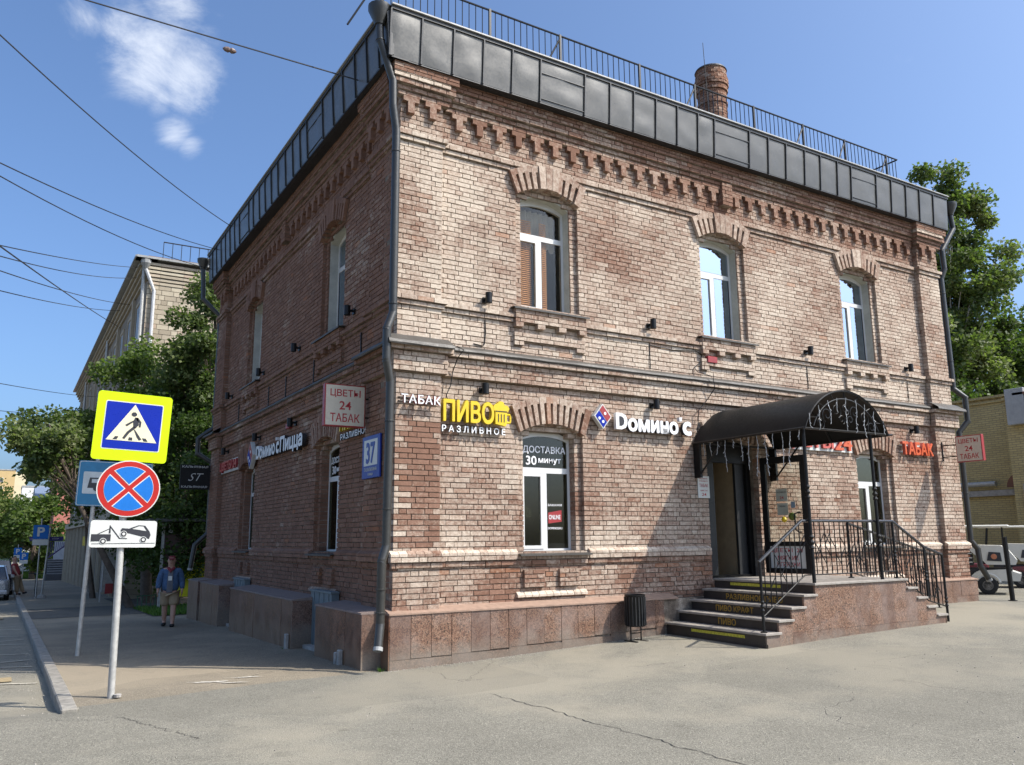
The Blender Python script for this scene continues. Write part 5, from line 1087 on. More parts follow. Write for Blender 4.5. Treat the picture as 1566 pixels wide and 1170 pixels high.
def person(loc, rz, sc, label, jacket, trousers, shoes, hat=None, shirt=None, lean=0, shorts=True, longsleeve=True, step=.16):
    E_ = empty('person', loc, label, 'person'); tf = Matrix.Translation(loc) @ Matrix.Rotation(rz, 4, 'Z') @ Matrix.Rotation(lean, 4, 'X') @ Matrix.Scale(sc, 4)
    # faces -Y in local space; height 1.75
    f, b = -step, step
    N_ = [(0, 0, .93, .17, .13), (0, .01, 1.10, .17, .13), (0, .015, 1.28, .19, .13), (0, .01, 1.43, .13, .10), (0, -.003, 1.50, .068, .066), (0, -.018, 1.575, .088, .10), (0, -.022, 1.68, .108, .125),
          (.105, 0, .86, .11), (.11, f*.55, .50, .075), (.11, f, .10, .050), (.115, f-.11, .035, .042), (-.105, 0, .86, .11), (-.11, b*.35, .50, .075), (-.11, b, .12, .050), (-.115, b-.09, .035, .042),
          (.20, .01, 1.41, .072), (.265, .05, 1.15, .052), (.29, -.02, .90, .038), (-.20, .01, 1.41, .072), (-.27, -.01, 1.15, .052), (-.28, -.10, .91, .038), (.293, -.045, .84, .038, .022), (-.283, -.135, .86, .038, .022), (0, -.02, 1.755, .085, .095), (.11, f*.75, .33, .072), (-.11, b*.65, .33, .072)]
    Ed = [(0, 1), (1, 2), (2, 3), (3, 4), (4, 5), (5, 6), (6, 23), (0, 7), (7, 8), (8, 24), (24, 9), (9, 10), (0, 11), (11, 12), (12, 25), (25, 13), (13, 14), (3, 15), (15, 16), (16, 17), (3, 18), (18, 19), (19, 20), (17, 21), (20, 22)]
    for hx, hy, hz, sg in ((.293, -.045, .84, 1), (-.283, -.135, .86, -1)):
        hi = 21 if sg > 0 else 22
        for k in range(4):
            n0 = len(N_); l_ = (.062, .070, .066, .052)[k]; yy = hy-.027+.018*k
            N_ += [(hx, yy, hz-.035, .0095), (hx-sg*.006, yy-.006, hz-.035-l_*.55, .0085), (hx-sg*.018, yy-.008, hz-.035-l_, .0075)]; Ed += [(hi, n0), (n0, n0+1), (n0+1, n0+2)]
        n0 = len(N_); N_ += [(hx, hy-.035, hz-.0, .010), (hx-sg*.01, hy-.05, hz-.04, .0085)]; Ed += [(hi, n0), (n0, n0+1)]
    body = addm('body', skinmesh(N_, Ed), SKIN, E_, tf)
    J = [(0, 0, .84, .235, .19), (0, .01, 1.05, .235, .195), (0, .01, 1.28, .245, .185), (0, .005, 1.42, .17, .14), (.20, .01, 1.405, .105), (.268, .05, 1.15, .085), (.293, -.015, .92, .066), (-.20, .01, 1.405, .105), (-.273, -.01, 1.15, .085), (-.283, -.09, .935, .066), (0, .0, 1.485, .095, .09)]
    je = [(0, 1), (1, 2), (2, 3), (3, 4), (4, 5), (3, 7), (7, 8), (3, 10)]
    if longsleeve: je += [(5, 6), (8, 9)]
    else:
        J[5] = (.235, .035, 1.24, .07); J[8] = (-.235, 0, 1.24, .07); J.pop(9); J.pop(6); je = [(0, 1), (1, 2), (2, 3), (3, 4), (4, 5), (3, 6), (6, 7), (3, 8)]; J = J[:8]+[J[8]]
    addm('jacket' if longsleeve else 'shirt', skinmesh(J, je), jacket, E_, tf)
    if shirt:
        c = MB(); c.grid([[(x_*.075*(1-.25*j/6), -.168-.008*(1-x_*x_)+.035*max(0, j-4)/2-.012*sin(j/6*3), .86+.095*j) for x_ in (-1, -.5, 0, .5, 1)] for j in range(7)]); o = c.mesh('shirt_front', shirt[0]); o2 = bpy.data.objects.new('shirt_front', o); COL.objects.link(o2); o.transform(tf); setparent(o2, E_)
        c = MB(); c.box(-.045, .045, -.196, -.17, 1.16, 1.27); o = c.mesh('shirt_print', shirt[1]); o2 = bpy.data.objects.new('shirt_print', o); COL.objects.link(o2); o.transform(tf); setparent(o2, E_)
        c = MB(); c.tube([(-.07, -.06, 1.47), (-.03, -.13, 1.43), (0, -.16, 1.38), (.03, -.13, 1.43), (.07, -.06, 1.47)], .036, 8); o = c.mesh('neckerchief', shirt[2], True); o2 = bpy.data.objects.new('neckerchief', o); COL.objects.link(o2); o.transform(tf); setparent(o2, E_)
    T_ = [(0, 0, 1.02, .215, .185), (.10, 0, .80, .15), (.115, f*.5, .50, .13 if shorts else .105), (-.10, 0, .80, .15), (-.115, b*.33, .50, .13 if shorts else .105)]; te = [(0, 1), (1, 2), (0, 3), (3, 4)]
    if not shorts: T_ += [(.11, f, .10, .09), (-.11, b, .12, .09)]; te += [(2, 5), (4, 6)]
    addm('shorts' if shorts else 'trousers', skinmesh(T_, te), trousers, E_, tf)
    for x, y, z in ((.112, f, .055), (-.112, b, .065)): addm('shoe', skinmesh([(x, y+.05, z, .07, .06), (x, y-.05, z-.008, .068, .052), (x, y-.16, z-.018, .060, .040)], [(0, 1), (1, 2)]), shoes, E_, tf)
    # face
    addm('nose', skinmesh([(0, -.118, 1.655, .016), (0, -.142, 1.63, .020)], [(0, 1)], 0, 1), SKIN, body, tf)
    for sg in (-1, 1): c = MB(); c.lathe((sg*.034, -.120, 1.668), [(.003, -.011), (.012, -.004), (.012, .003), (.003, .008)], 8, axis='y'); addm('eye', c.mesh('eye', HAIR, True), HAIR, body, tf); addm('ear', skinmesh([(sg*.088, -.015, 1.665, .016, .026), (sg*.092, -.01, 1.625, .014, .018)], [(0, 1)], 0, 1), SKIN, body, tf)
    c = MB(); c.box(-.025, .025, -.122, -.11, 1.588, 1.597); addm('mouth', c.mesh('mouth', HAIR), plain('lips', (.25, .09, .07)), body, tf)
    hm = skinmesh([(0, -.015, 1.715, .118, .135), (0, -.010, 1.785, .088, .10)], [(0, 1)])
    addm('cap' if hat else 'hair', hm, hat or HAIR, E_, tf)
    if hat: c = MB(); c.prism([(-.08, -.10), (-.065, -.19), (0, -.215), (.065, -.19), (.08, -.10)], 0, 1); v = c.v; c.v = [(q_[0], q_[2], 1.712+.012*q_[1]+(q_[2]+.1)*.25) for q_ in v]; addm('cap_peak', c.mesh('cap_peak', hat), hat, E_, tf)
    else: addm('hair', skinmesh([(0, .035, 1.68, .075, .07), (0, .05, 1.62, .05, .04)], [(0, 1)], 0, 1), HAIR, E_, tf)
    return E_
DENIM = plain('blue_denim', (.05, .10, .19), .85, var=.3, scale=20); MAROON = plain('maroon_cloth', (.20, .02, .03), .8); KHAKI = plain('khaki_cloth', (.32, .24, .15), .85); GREYC = plain('grey_cloth', (.12, .125, .14), .9)
px, py = -1.22, 9.75
person((px, py, gz(px, py)+.012), radians(-14), .87, 'man in a blue denim jacket, maroon cap and khaki shorts walking on the pavement', DENIM, KHAKI, BLACK, MAROON, (GREYC, SIGNW, MAROON), step=.13)
px, py = -3.66, 34.0
person((px, py, gz(px, py)+.01), radians(75), .99, 'person in a dark red shirt and tan trousers leaning by the parked car', plain('dark_red_shirt', (.25, .03, .03), .8), KHAKI, BLACK, None, None, lean=radians(-14), shorts=False, longsleeve=False, step=.1)
# ------------------------------------------------------------------ vehicles
TYRE = plain('tyre_rubber', (.02, .02, .02), .85); RIM = plain('wheel_rim', (.35, .36, .37), .35, metal=.6); CGL = plain('car_glass', (.02, .025, .03), .08, spec=.9); LAMPR = plain('tail_lamp', (.35, .01, .01), .2); LAMPW = plain('head_lamp', (.6, .62, .62), .2); PLATEM = plain('number_plate_white', (.65, .65, .62), .5)
def addl(c, name, mats, par, tf, smooth=False, bev=0):
    me = c.mesh(name, mats, smooth, bev); me.transform(tf); o = bpy.data.objects.new(name, me); COL.objects.link(o); setparent(o, par); return o
def car(loc, rz, label, paint, L_=4.4, W_=1.78, Ht=1.45, suv=False, cat='car', group=None):
    E_ = empty('parked_car', loc, label, cat, group); tf = Matrix.Translation(loc) @ Matrix.Rotation(rz, 4, 'Z')
    # local: nose towards +Y, rear at -Y
    h = L_/2; w = W_/2; sh = Ht*.60
    secs = [(-h, w*.80, .42, sh*.86), (-h+.06, w*.90, .26, sh*.98), (-h+.35, w*.98, .20, sh*1.02), (-h*.45, w, .19, sh*1.03), (0, w, .19, sh), (h*.42, w*.99, .19, sh*.97), (h-.65, w*.96, .20, sh*.86), (h-.12, w*.86, .24, sh*.72), (h, w*.70, .38, sh*.58)]
    c = MB(); rows = []
    for y, ww, zb_, zt2 in secs:
        rows.append([(-ww*.93, y, zb_), (-ww, y, zb_+.12), (-ww, y, (zb_+zt2)/2), (-ww*.97, y, zt2-.07), (-ww*.88, y, zt2), (0, y, zt2+.03), (ww*.88, y, zt2), (ww*.97, y, zt2-.07), (ww, y, (zb_+zt2)/2), (ww, y, zb_+.12), (ww*.93, y, zb_)])
    c.grid(rows); c.rc = True
    for r_ in (rows[0], rows[-1]): n = len(c.v); c.v += r_; c.f.append(tuple(range(n, n+len(r_)))); c.m.append(0); c.t.append((.5, .5, 0))
    body = addl(c, 'body', paint, E_, tf, True)
    g = [(-h+(.12 if suv else .55), sh*.99), (-h+(.35 if suv else 1.05), Ht-.06), (-h*.25, Ht), (h*.08, Ht-.02), (h*.42, sh*.97+.02)]
    rows = []
    for y, z in g:
        k = (z-sh)/(Ht-sh); ww = w*(.90-.17*max(0, k)); rows.append([(-w*.90, y, sh*.97), (-ww, y, z-.03), (-ww*.88, y, z), (0, y, z+.015), (ww*.88, y, z), (ww, y, z-.03), (w*.90, y, sh*.97)])
    c = MB(); c.grid(rows); c.rc = True; CB = addl(c, 'cabin', CGL, E_, tf, True)
    c = MB(); c.grid([[(p[0]*1.01, p[1], p[2]+.008) for p in r_[2:5]] for r_ in rows[1:4]]); addl(c, 'roof_panel', paint, CB, tf, True)
    for sg in (-1, 1):
        for (y0_, z0_), (y1_, z1_), r_ in ((g[0], g[1], .03), (g[3], g[4], .03)):
            k = w*.73; c = MB(); c.tube([(sg*w*.90, y0_, z0_), (sg*k, y1_, z1_)] if r_ and y0_ < 0 else [(sg*k, y0_, z0_), (sg*w*.9, y1_, z1_)], .035, 6); addl(c, 'pillar', paint, CB, tf)
    for sx in (-1, 1):
        for y in (-h*.60, h*.62):
            c = MB(); c.lathe((sx*(w-.10), y, .32), [(.20, -.10), (.315, -.095), (.33, -.07), (.33, .07), (.315, .095), (.20, .10)], 20, axis='x'); wh = addl(c, 'wheel', TYRE, E_, tf, True)
            c = MB(); c.lathe((sx*(w-.01), y, .32), [(.04, sx*.012), (.19, sx*.006), (.20, -sx*.02)], 16, axis='x'); addl(c, 'rim', RIM, wh, tf)
        c = MB(); c.box(sx*w*.62-.18, sx*w*.62+.18, -h-.012+.04, -h+.10, sh*.68, sh*.86); addl(c, 'tail_light', LAMPR, E_, tf, bev=.02)
        c = MB(); c.box(sx*w*.60-.16, sx*w*.60+.16, h-.14, h-.02, sh*.58, sh*.70); addl(c, 'headlight', LAMPW, E_, tf, bev=.02)
        c = MB(); c.box(sx*(w+.08)-.09, sx*(w+.08)+.07, h*.22, h*.30, sh, sh+.14); addl(c, 'mirror', paint, E_, tf, bev=.02)
    c = MB(); c.box(-w*.9, w*.9, -h-.03, -h+.1, .28, .45); addl(c, 'bumper', BLKSIDE if suv else paint, E_, tf, bev=.03)
    c = MB(); c.box(-.26, .26, -h-.02, -h+.02, sh*.60, sh*.60+.11); addl(c, 'number_plate', PLATEM, E_, tf)
    return E_
SILV = plain('silver_paint', (.42, .43, .45), .25, metal=.5, var=.05, coat=.6); BLKP = plain('black_car_paint', (.012, .012, .015), .15, coat=.8); WHTP = plain('white_car_paint', (.70, .71, .72), .25, var=.03, coat=.5); REDDK = plain('dark_car_paint', (.08, .02, .02), .2, coat=.5)
R0 = lambda x, y: (x, y, gz(x, y)+.01)
car(R0(-5.0, 33.3), 0, 'silver saloon parked at the left kerb seen from behind', SILV)
car(R0(-4.85, 39.8), 0, 'black off-road car parked just beyond the silver saloon', BLKP, 4.6, 1.85, 1.75, True)
car(R0(-1.9, 100), radians(82), 'white hatchback parked across the street end beside the grass', WHTP, 4.2, 1.75, 1.5, True)
car(R0(-6.6, 62), 0, 'dark car farther down the street left of the parking signs', REDDK); car(R0(-4.9, 118), 0, 'white van-like car far down the street', WHTP, 4.6, 1.85, 1.9, True); car(R0(-6.4, 85), 0, 'small grey car farthest down the street', SILV)
# bicycle parked facing the camera
B_ = empty('bicycle', R0(-3.24, 30.0), 'black bicycle standing upright on the pavement near the parking sign', 'bicycle'); bx_, by_ = -3.24, 30.0; bz = gz(bx_, by_)
for y in (by_-.5, by_+.55):
    c = MB(); c.tube([(bx_+.04*cos(0), y+.32*cos(2*pi*i/24), bz+.35+.32*sin(2*pi*i/24)) for i in range(25)], .025, 6, caps=False); W1 = c.build('wheel', TYRE, B_)
    c = MB(); [c.tube([(bx_+.04, y, bz+.35), (bx_+.04, y+.31*cos(a_*pi/6), bz+.35+.31*sin(a_*pi/6))], .003, 3) for a_ in range(12)]; c.build('spoke', RIM, W1)
c = MB(); c.tube([(bx_+.04, by_-.5, bz+.35), (bx_+.02, by_-.38, bz+.85), (bx_+.02, by_-.36, bz+.98)], .02, 6).tube([(bx_+.02, by_-.38, bz+.8), (bx_+.02, by_+.1, bz+.38), (bx_+.02, by_+.55, bz+.35)], .02, 6).tube([(bx_+.02, by_-.38, bz+.8), (bx_+.02, by_+.22, bz+.82)], .018, 6).tube([(bx_+.02, by_+.1, bz+.38), (bx_+.02, by_+.25, bz+.95)], .018, 6).build('frame', BLACK, B_)
c = MB(); c.tube([(bx_-.3, by_-.33, bz+1.02), (bx_-.1, by_-.38, bz+1.0), (bx_+.14, by_-.38, bz+1.0), (bx_+.34, by_-.33, bz+1.02)], .016, 6).build('handlebar', BLACK, B_); c = MB(); c.prism([(by_+.12, bz+.93), (by_+.42, bz+.93), (by_+.42, bz+1.0), (by_+.15, bz+.98)], bx_-.06, bx_+.1, axis='u', fr=WF); c.build('saddle', BLACK, B_)
# golf carts in the yard at right (nose towards -X)
CRW = plain('cart_cream_white', (.66, .64, .57), .4, var=.05, coat=.3); CRD = plain('cart_maroon', (.16, .03, .04), .35, coat=.4)
def cart(loc, rz, label, paint, low):
    E_ = empty('golf_cart', loc, label, 'golf cart', 'golf carts parked behind the building'); tf = Matrix.Translation(loc) @ Matrix.Rotation(rz, 4, 'Z') @ Matrix.Scale(.86, 4)
    # local: long axis Y, visible flank is -X
    c = MB(); c.prism([(-1.08, .40), (-1.12, .54), (-.80, .66), (-.15, .62), (.02, .50), (.05, .34), (.5, .34), (.6, .66), (1.1, .70), (1.15, .40)], -.55, .55, axis='u'); addl(c, 'chassis', low, E_, tf, bev=.03)
    c = MB(); c.prism([(-1.02, .84), (-1.06, .92), (-.86, 1.22), (-.72, 1.30), (.02, 1.32), (.06, 1.25), (-.30, .92), (-.36, .84)], -.56, .56, axis='u'); cw = addl(c, 'rear_cowl', CRW, E_, tf, bev=.03)
    c = MB(); c.prism([(-.72, .90), (-.70, 1.14), (-.42, 1.16), (-.36, .92)], -.575, -.562, axis='u'); bd = addl(c, 'badge_panel', SIGNK, cw, tf)
    c = MB(); c.lathe((-.578, -.54, 1.03), [(.01, 0), (.075, 0), (.07, -.006), (.01, -.008)], 14, axis='x'); addl(c, 'round_emblem', plain('emblem_orange', (.55, .2, .1)), bd, tf)
    c = MB(); c.prism([(.0, .78), (.32, .80), (.40, 1.30), (.02, 1.32)], -.50, .50, axis='u'); addl(c, 'shelf_box', BLKSIDE, E_, tf)
    for z in (.86, .98, 1.1, 1.22): c = MB(); c.box(-.545, .545, .0, .42, z, z+.028); addl(c, 'rack_shelf', CRW, E_, tf)
    for k in range(6): c = MB(); c.box(-.53, -.46, .04+.055*k, .08+.055*k, 1.008, 1.075); addl(c, 'bottle_row', plain('orange_brown_goods', (.4, .14, .06)), E_, tf)
    c = MB(); c.box(-.60, .60, -.98, .75, 1.83, 1.90); addl(c, 'canopy_roof', CRW, E_, tf, bev=.03)
    for x in (-.53, .53):
        for (y0_, y1_) in ((-.78, -.80), (.62, .48)): c = MB(); c.tube([(x, y0_, .75), (x, y1_, 1.84)], .022, 6); addl(c, 'roof_post', BLACK, E_, tf)
    c = MB(); c.box(-.46, .46, -.95, .4, .62, .70); addl(c, 'deck', BLKSIDE, E_, tf); c = MB(); c.box(-.5, .5, .42, .82, .72, .86); addl(c, 'seat', BLACK, E_, tf, bev=.03); c = MB(); c.box(-.5, .5, .48, .56, .88, 1.22); addl(c, 'seat_back', BLACK, E_, tf, bev=.03)
    for x in (-.50, .50):
        for y in (-.32, .95):
            c = MB(); c.lathe((x, y, .25), [(.12, -.10), (.235, -.095), (.25, -.06), (.25, .06), (.235, .095), (.12, .10)], 20, axis='x'); wh = addl(c, 'wheel', TYRE, E_, tf, True); c = MB(); c.lathe((x+(-.1 if x < 0 else .1), y, .25), [(.03, 0), (.13, .0), (.135, .01)], 14, axis='x'); addl(c, 'wheel_hub', plain('hub_grey', (.30, .28, .25), .6), wh, tf)
            c = MB(); c.tube([(x*1.08, y+.31*cos(a_), .25+.31*sin(a_)) for a_ in [radians(15+15*i) for i in range(11)]], .04, 6); addl(c, 'mudguard', low, E_, tf)
    return E_
cart((15.95, 1.30, .28), radians(28), 'white cargo golf cart nearest to the corner of the brick building', CRW, CRW)
cart((18.9, 2.05, .28), radians(28), 'white and maroon cargo golf cart at the right edge', CRW, CRD)
c = MB(); c.tube([(14.18, -.50, gz(14, -.5)), (14.13, -.5, gz(14, -.5)+1.35)], .05, 10).lathe((14.18, -.5, gz(14, -.5)), [(.09, 0), (.09, .012), (.05, .015)], 10); tagp(c.build('bollard_post', BLACK), 'slim black post in front of the golf carts', 'post')
# ------------------------------------------------------------------ yellow brick building at right
YB_ = empty('yellow_brick_building', (25, 5, 0), 'yellow brick outbuilding with rusty roof and floodlight behind the golf carts', 'building')
def facep(x0, x1, y0, y1, z0, z1, name, mat, par, **k): return MB().box(x0, x1, y0, y1, z0, z1).build(name, mat, par, **k)
facep(24.0, 36, -7.0, 4.32, -.1, 6.20, 'wall', YBR, YB_); facep(25.5, 36, 4.32, 16, -.1, 6.58, 'wall', YBR, YB_)
RUST = plain('rusty_sheet', (.17, .075, .045), .7, var=.3, scale=3, bump=.2)
for (x, ya, yb2, z) in ((24.0, -7, 4.32, 6.20), (25.5, 4.33, 16, 6.58)):
    facep(x-.08, x+.1, ya, yb2, z-.24, z-.16, 'corbel_course', YBR, YB_); facep(x-.14, x+.1, ya, yb2, z-.08, z, 'corbel_course', YBR, YB_)
    y = ya
    while y < yb2: facep(x-.03, x+.1, y, min(yb2, y+.13), z-.16, z-.082, 'corbel_brick', YBR, YB_) if y > 0 and y < 9 else None; y += .26
c = MB(); c.prism([(-7, 6.22), (3.9, 6.22), (3.9, 6.30), (-7, 6.30)], 23.75, 30, axis='u'); c.build('eave', RUST, YB_)
c = MB(); c.box(24.3, 30, -6, 2.9, 6.3, 6.95); c.build('rusty_hood', RUST, YB_); 
for k in range(12): MB().box(24.27, 24.3, 2.8-.6*k, 2.84-.6*k, 6.3, 6.97).build('sheet_seam', RUST, YB_)
facep(25.35, 25.52, 4.5, 16, 3.02, 3.22, 'ledge_strip', CONC, YB_); MB().tube([(25.3, 5.6, 3.45), (25.3, 15, 3.45)], .09, 10).build('heating_pipe', GALV, YB_)
c = MB(); c.prism([(4.40+.55*cos(pi*i/12)+.1, 3.28+.5*sin(pi*i/12)) for i in range(13)], 24.95, 25.5, axis='u'); c.build('arched_hood', RUST, YB_)
facep(23.85, 24.0, 3.7, 3.95, 2.2, 3.3, 'pipe_stub', CONC, YB_)
c = MB(); c.box(23.75, 23.98, 3.55, 4.15, 5.25, 6.45); EB = tagp(c.build('electrical_cabinet', plain('cabinet_grey', (.36, .37, .37), .5), bev=.01), 'grey electrical cabinet high on the corner of the yellow brick building', 'cabinet')
c = MB(); c.tube([(23.9, 3.3, 5.2), (23.93, 2.9, 4.6), (23.96, 2.6, 4.25), (23.96, 2.5, 3.5), (23.96, 2.3, 2.4)], .015, 5); tagp(c.build('cable', BLACK), 'black cable hanging down the yellow brick wall', 'cable')
e = empty('floodlight', (23.9, 2.75, 4.1), 'small grey floodlight on an arm on the yellow brick wall', 'floodlight'); MB().tube([(23.98, 2.45, 4.1), (23.8, 2.5, 4.3), (23.6, 2.85, 4.25)], .02, 6).build('arm', BLACK, e); c = MB(); c.prism([(2.6, 4.0), (3.05, 4.0), (3.0, 4.12), (2.65, 4.14)], 23.35, 23.65, axis='u'); c.build('lamp_head', GALV, e)
# ------------------------------------------------------------------ stone apartment block on the left street
SB = empty('stone_apartment_block', (-.6, 24, 0), 'five-storey beige stone block along the left street behind the trees', 'building')
SY, SX, SZ = 24.6, -.45, 13.0
FG = Fr((0, SY, 0), (1, 0, 0), (0, -1, 0)); FS = Fr((SX, 0, 0), (0, 1, 0), (-1, 0, 0))
STN = NT('stone_blocks'); _a = STN.n('Attribute', attribute_name='tint').outputs['Color']; _s = STN.n('SeparateColor'); STN.l(_a, _s.inputs[0]); _c = STN.ramp(_s.outputs[0], [(0, (.30, .25, .18)), (.4, (.40, .34, .25)), (.8, (.48, .42, .31)), (1, (.40, .30, .22))]); STN.col(STN.mix(STN.mr(STN.noise(3), .4, .7, 0, .3), _c, (.24, .2, .15))); STN.set(Roughness=.9); STN = STN.m
cand2 = []; cc = MB(); st_t = lambda u, z: (RNG.random(), .5, 0)
masonry(cc, cc, FG, SX, 7.5, -.5, SZ-1.0, -.05, .0, dcore=-12, L=.46, h=.205, zb=-.5, jo=.02, cands=cand2, tf=st_t)
for i in range(6): masonry(cc, cc, FG, SX-.02*i, 7.5, SZ-1.0+i*.15, SZ-.88+i*.15, -.05, .03+.035*i, dcore=-.2, L=.9, h=.12, zb=SZ-1.0+i*.15, jo=.01, tf=st_t)
wl_ = cc.build('gable_wall', [STN, STB], SB); cand2.sort(key=lambda it: -it[5]); stuff = MB()
for n, (fr, a, b, d0, d1, z0, z1, t) in enumerate(cand2):
    if n < 300: MB(fr).box(a, b, d0, d1, z0, z1, 0, t).build('stone_block', STN, wl_)
    else: stuff.box(a, b, d0, d1, z0, z1, 0, t, fr=fr)
stuff.build('stonework', STN, wl_, kind='stuff')
facep(SX+.01, 7.5, SY+.2, 60, -2.5, SZ-.2, 'wall', STB, SB)
for i in range(4): facep(SX-.08-.09*i, SX+.1, SY+.1, 60, SZ-.75+i*.17, SZ-.65+i*.17, 'cornice', STN, SB)
facep(SX-.55, SX+.3, SY-.32, 60, SZ-.02, SZ+.06, 'eave', TRIM, SB); facep(SX-.5, 7.7, SY-.35, SY+.2, SZ-.02, SZ+.07, 'eave', TRIM, SB); facep(SX, 7.4, SY+.3, 60, SZ+.03, SZ+.3, 'roof', RUST, SB)
WG = plain('dark_window_glass', (.035, .04, .045), .1, spec=.8)
for k in range(12):
    y = SY+1.6+k*2.9
    for z, hh in ((10.0, 1.6), (7.0, 1.6), (4.0, 1.6)):
        p = MB(FS).box(y, y+1.15, -.02, .015, z, z+hh).box(y-.12, y, -.02, .05, z-.1, z+hh+.15).box(y+1.15, y+1.27, -.02, .05, z-.1, z+hh+.15).box(y, y+1.15, -.02, .05, z+hh, z+hh+.15).build('window', STN, SB); MB(FS).box(y+.05, y+1.1, .012, .02, z+.05, z+hh-.05).build('pane', WG, p); MB(FS).box(y+.55, y+.61, .021, .035, z+.05, z+hh-.05).build('mullion', SIGNW, p)
    MB(FS).box(y+1.9, y+2.3, 0, .12, 3.0, SZ-.8).build('wall_pier', STN, SB) if k % 2 == 0 else None
    q = MB(FS).box(y-.2, y+1.7, .0, .05, -1.2, 2.3).build('shopfront', plain('shopfront_dark', (.05, .05, .05), .3), SB); MB(FS).box(y-.35, y-.2, 0, .18, -1.5, 2.6).box(y+1.7, y+1.85, 0, .18, -1.5, 2.6).build('shop_pier', STN, q)
MB(FS).box(SY, 60, 0, .25, 2.6, 2.95).build('string_course', STN, SB)
MB(FS).box(38, 42, .2, .3, 1.5, 2.0).build('yellow_fascia', YEL, SB)
for k in range(3): MB(FS).tube([(SX-.15, SY+.1+k*14, SZ-.1), (SX-.12, SY+.1+k*14, 3)], .07, 8).build('drainpipe', GALV, SB)
MB().lathe((SX-.12, SY-.15, SZ-.45), [(.06, 0), (.2, .25), (.2, .4)], 10).build('rain_hopper', TRIM, SB); MB().tube([(SX-.12, SY-.15, SZ-.4), (SX+.25, SY-.12, SZ-1.3), (SX+.25, SY-.12, 3)], .07, 8).build('drainpipe', plain('pale_pipe', (.5, .5, .5), .5), SB)
RB = empty('roof_railing', (3, SY, SZ), 'small railing on the roof of the beige stone block', 'railing')
for x in np.arange(SX+.5, 7.4, .35): MB().box(x-.012, x+.012, SY-.1, SY-.076, SZ+.05, SZ+.85).build('baluster', BLACK, RB)
MB().box(SX+.5, 7.4, SY-.1, SY-.07, SZ+.82, SZ+.86).build('rail', BLACK, RB)
MB().tube([(-1.6, 40, 8.3), (.2, 40, 8.6)], .05).box(-1.7, .3, 39.8, 41.2, 8.5, 8.6).build('balcony_slab', CONC, SB)
# far buildings
def block(name, x0, x1, y0, y1, z0, z1, wallm, label, roof=None, win=None, cat='building', step=(3.2, 3.0), wsz=(1.4, 1.3), skip=None):
    E_ = empty(name, ((x0+x1)/2, y0, z0), label, cat); MB().box(x0, x1, y0, y1, z0, z1).build('wall', wallm, E_)
    if roof == 'hip': 
        c = MB(); m_ = (y0+y1)/2; c.prism([(y0-.4, z1), (m_, z1+1.6), (y1+.4, z1)], x0-.4, x1+.4, axis='u'); c.build('roof', win or SIGNLB, E_)
    else: MB().box(x0-.15, x1+.15, y0-.15, y1, z1, z1+.35).build('roof', TRIM, E_)
    f_ = Fr((0, y0, 0), (1, 0, 0), (0, -1, 0)); z = z0+1.5
    while z+wsz[1] < z1-.3:
        x = x0+.9
        while x+wsz[0] < x1-.4:
            if not skip or skip(x): w_ = MB(f_).box(x, x+wsz[0], 0, .06, z, z+wsz[1]).build('window', SIGNW, E_); MB(f_).box(x+.1, x+wsz[0]/2-.05, .06, .08, z+.1, z+wsz[1]-.1).box(x+wsz[0]/2+.05, x+wsz[0]-.1, .06, .08, z+.1, z+wsz[1]-.1).build('pane', WG, w_)
            x += step[0]
        z += step[1]
    return E_
OCH = plain('ochre_render', (.50, .36, .17), .85, var=.06, scale=.5); LOCH = plain('pale_yellow_render', (.60, .52, .34), .85, var=.05, scale=.5); PINK = plain('pink_render', (.42, .16, .13), .85, var=.08, scale=1); WREN = plain('white_render', (.62, .62, .60), .85, var=.05, scale=.5); BROOF = plain('blue_grey_roof', (.16, .20, .27), .5); YREN = plain('yellow_render', (.48, .36, .15), .85, var=.06)
b = block('tower_block', -26, -3.2, 300, 316, -4, 24.5, OCH, 'tall ochre and cream tower block far away at the left edge', step=(5.6, 2.9), wsz=(2.0, 1.4)); MB().box(-2.5-.7, .1, 300, 314, -4, 24.0).box(-12, -8, 299.6, 300, -4, 24.6).build('cream_bay', LOCH, b)
block('white_block', -1.5, 16, 250, 265, -4, 16.5, WREN, 'white flat-roofed block far behind the street trees', step=(4, 3))
b = block('yellow_house', -1.7, 6, 90, 104, -2, 6.3, YREN, 'yellow two-storey house with blue-grey roof at the end of the street', 'hip', BROOF, step=(1.5, 3), wsz=(.7, 1.2))
b = block('pink_house', -.86, .6, 75, 90, -2, 10.0, PINK, 'narrow pink rendered house front beyond the stone block', step=(5, 3))
# stairs with awning
E_ = empty('raised_entrance', (-.8, 63.5, gz(-.8, 63)), 'grey raised side entrance with steps under a purple striped awning', 'entrance'); g = gz(-.8, 63)
SCN = plain('grey_step', (.20, .205, .21), .8); DCN = plain('dark_concrete', (.07, .07, .075), .8)
MB().box(-1.55, -.1, 64.5, 67, g, .35).build('landing', DCN, E_); MB().box(-1.55, -.1, 62.6, 64.5, g, g+.5).build('landing', DCN, E_)
for i in range(6): MB().box(-1.45, -.25, 62.7+.28*i, 64.5, g+.5+.17*i-.0, g+.5+.17*i+.10).build('step', SCN, E_)
MB().box(-1.05, -.2, 65.4, 65.5, .35, 1.75).build('door', plain('pale_grey_door', (.34, .38, .43), .5), E_)
PUR = plain('purple_stripe', (.05, .03, .12), .6)
for i in range(12): MB().box(-1.55+.13*i, -1.50+.13*i, 63.4, 63.44, .45+.105*i, 1.72).build('awning_stripe', PUR, E_)
MB().tube([(-1.6, 63.4, .42), (-.05, 63.4, 1.72)], .05).tube([(-.05, 63.4, 1.72), (1.2, 63.4, 2.0)], .09).build('awning_frame', PUR, E_)
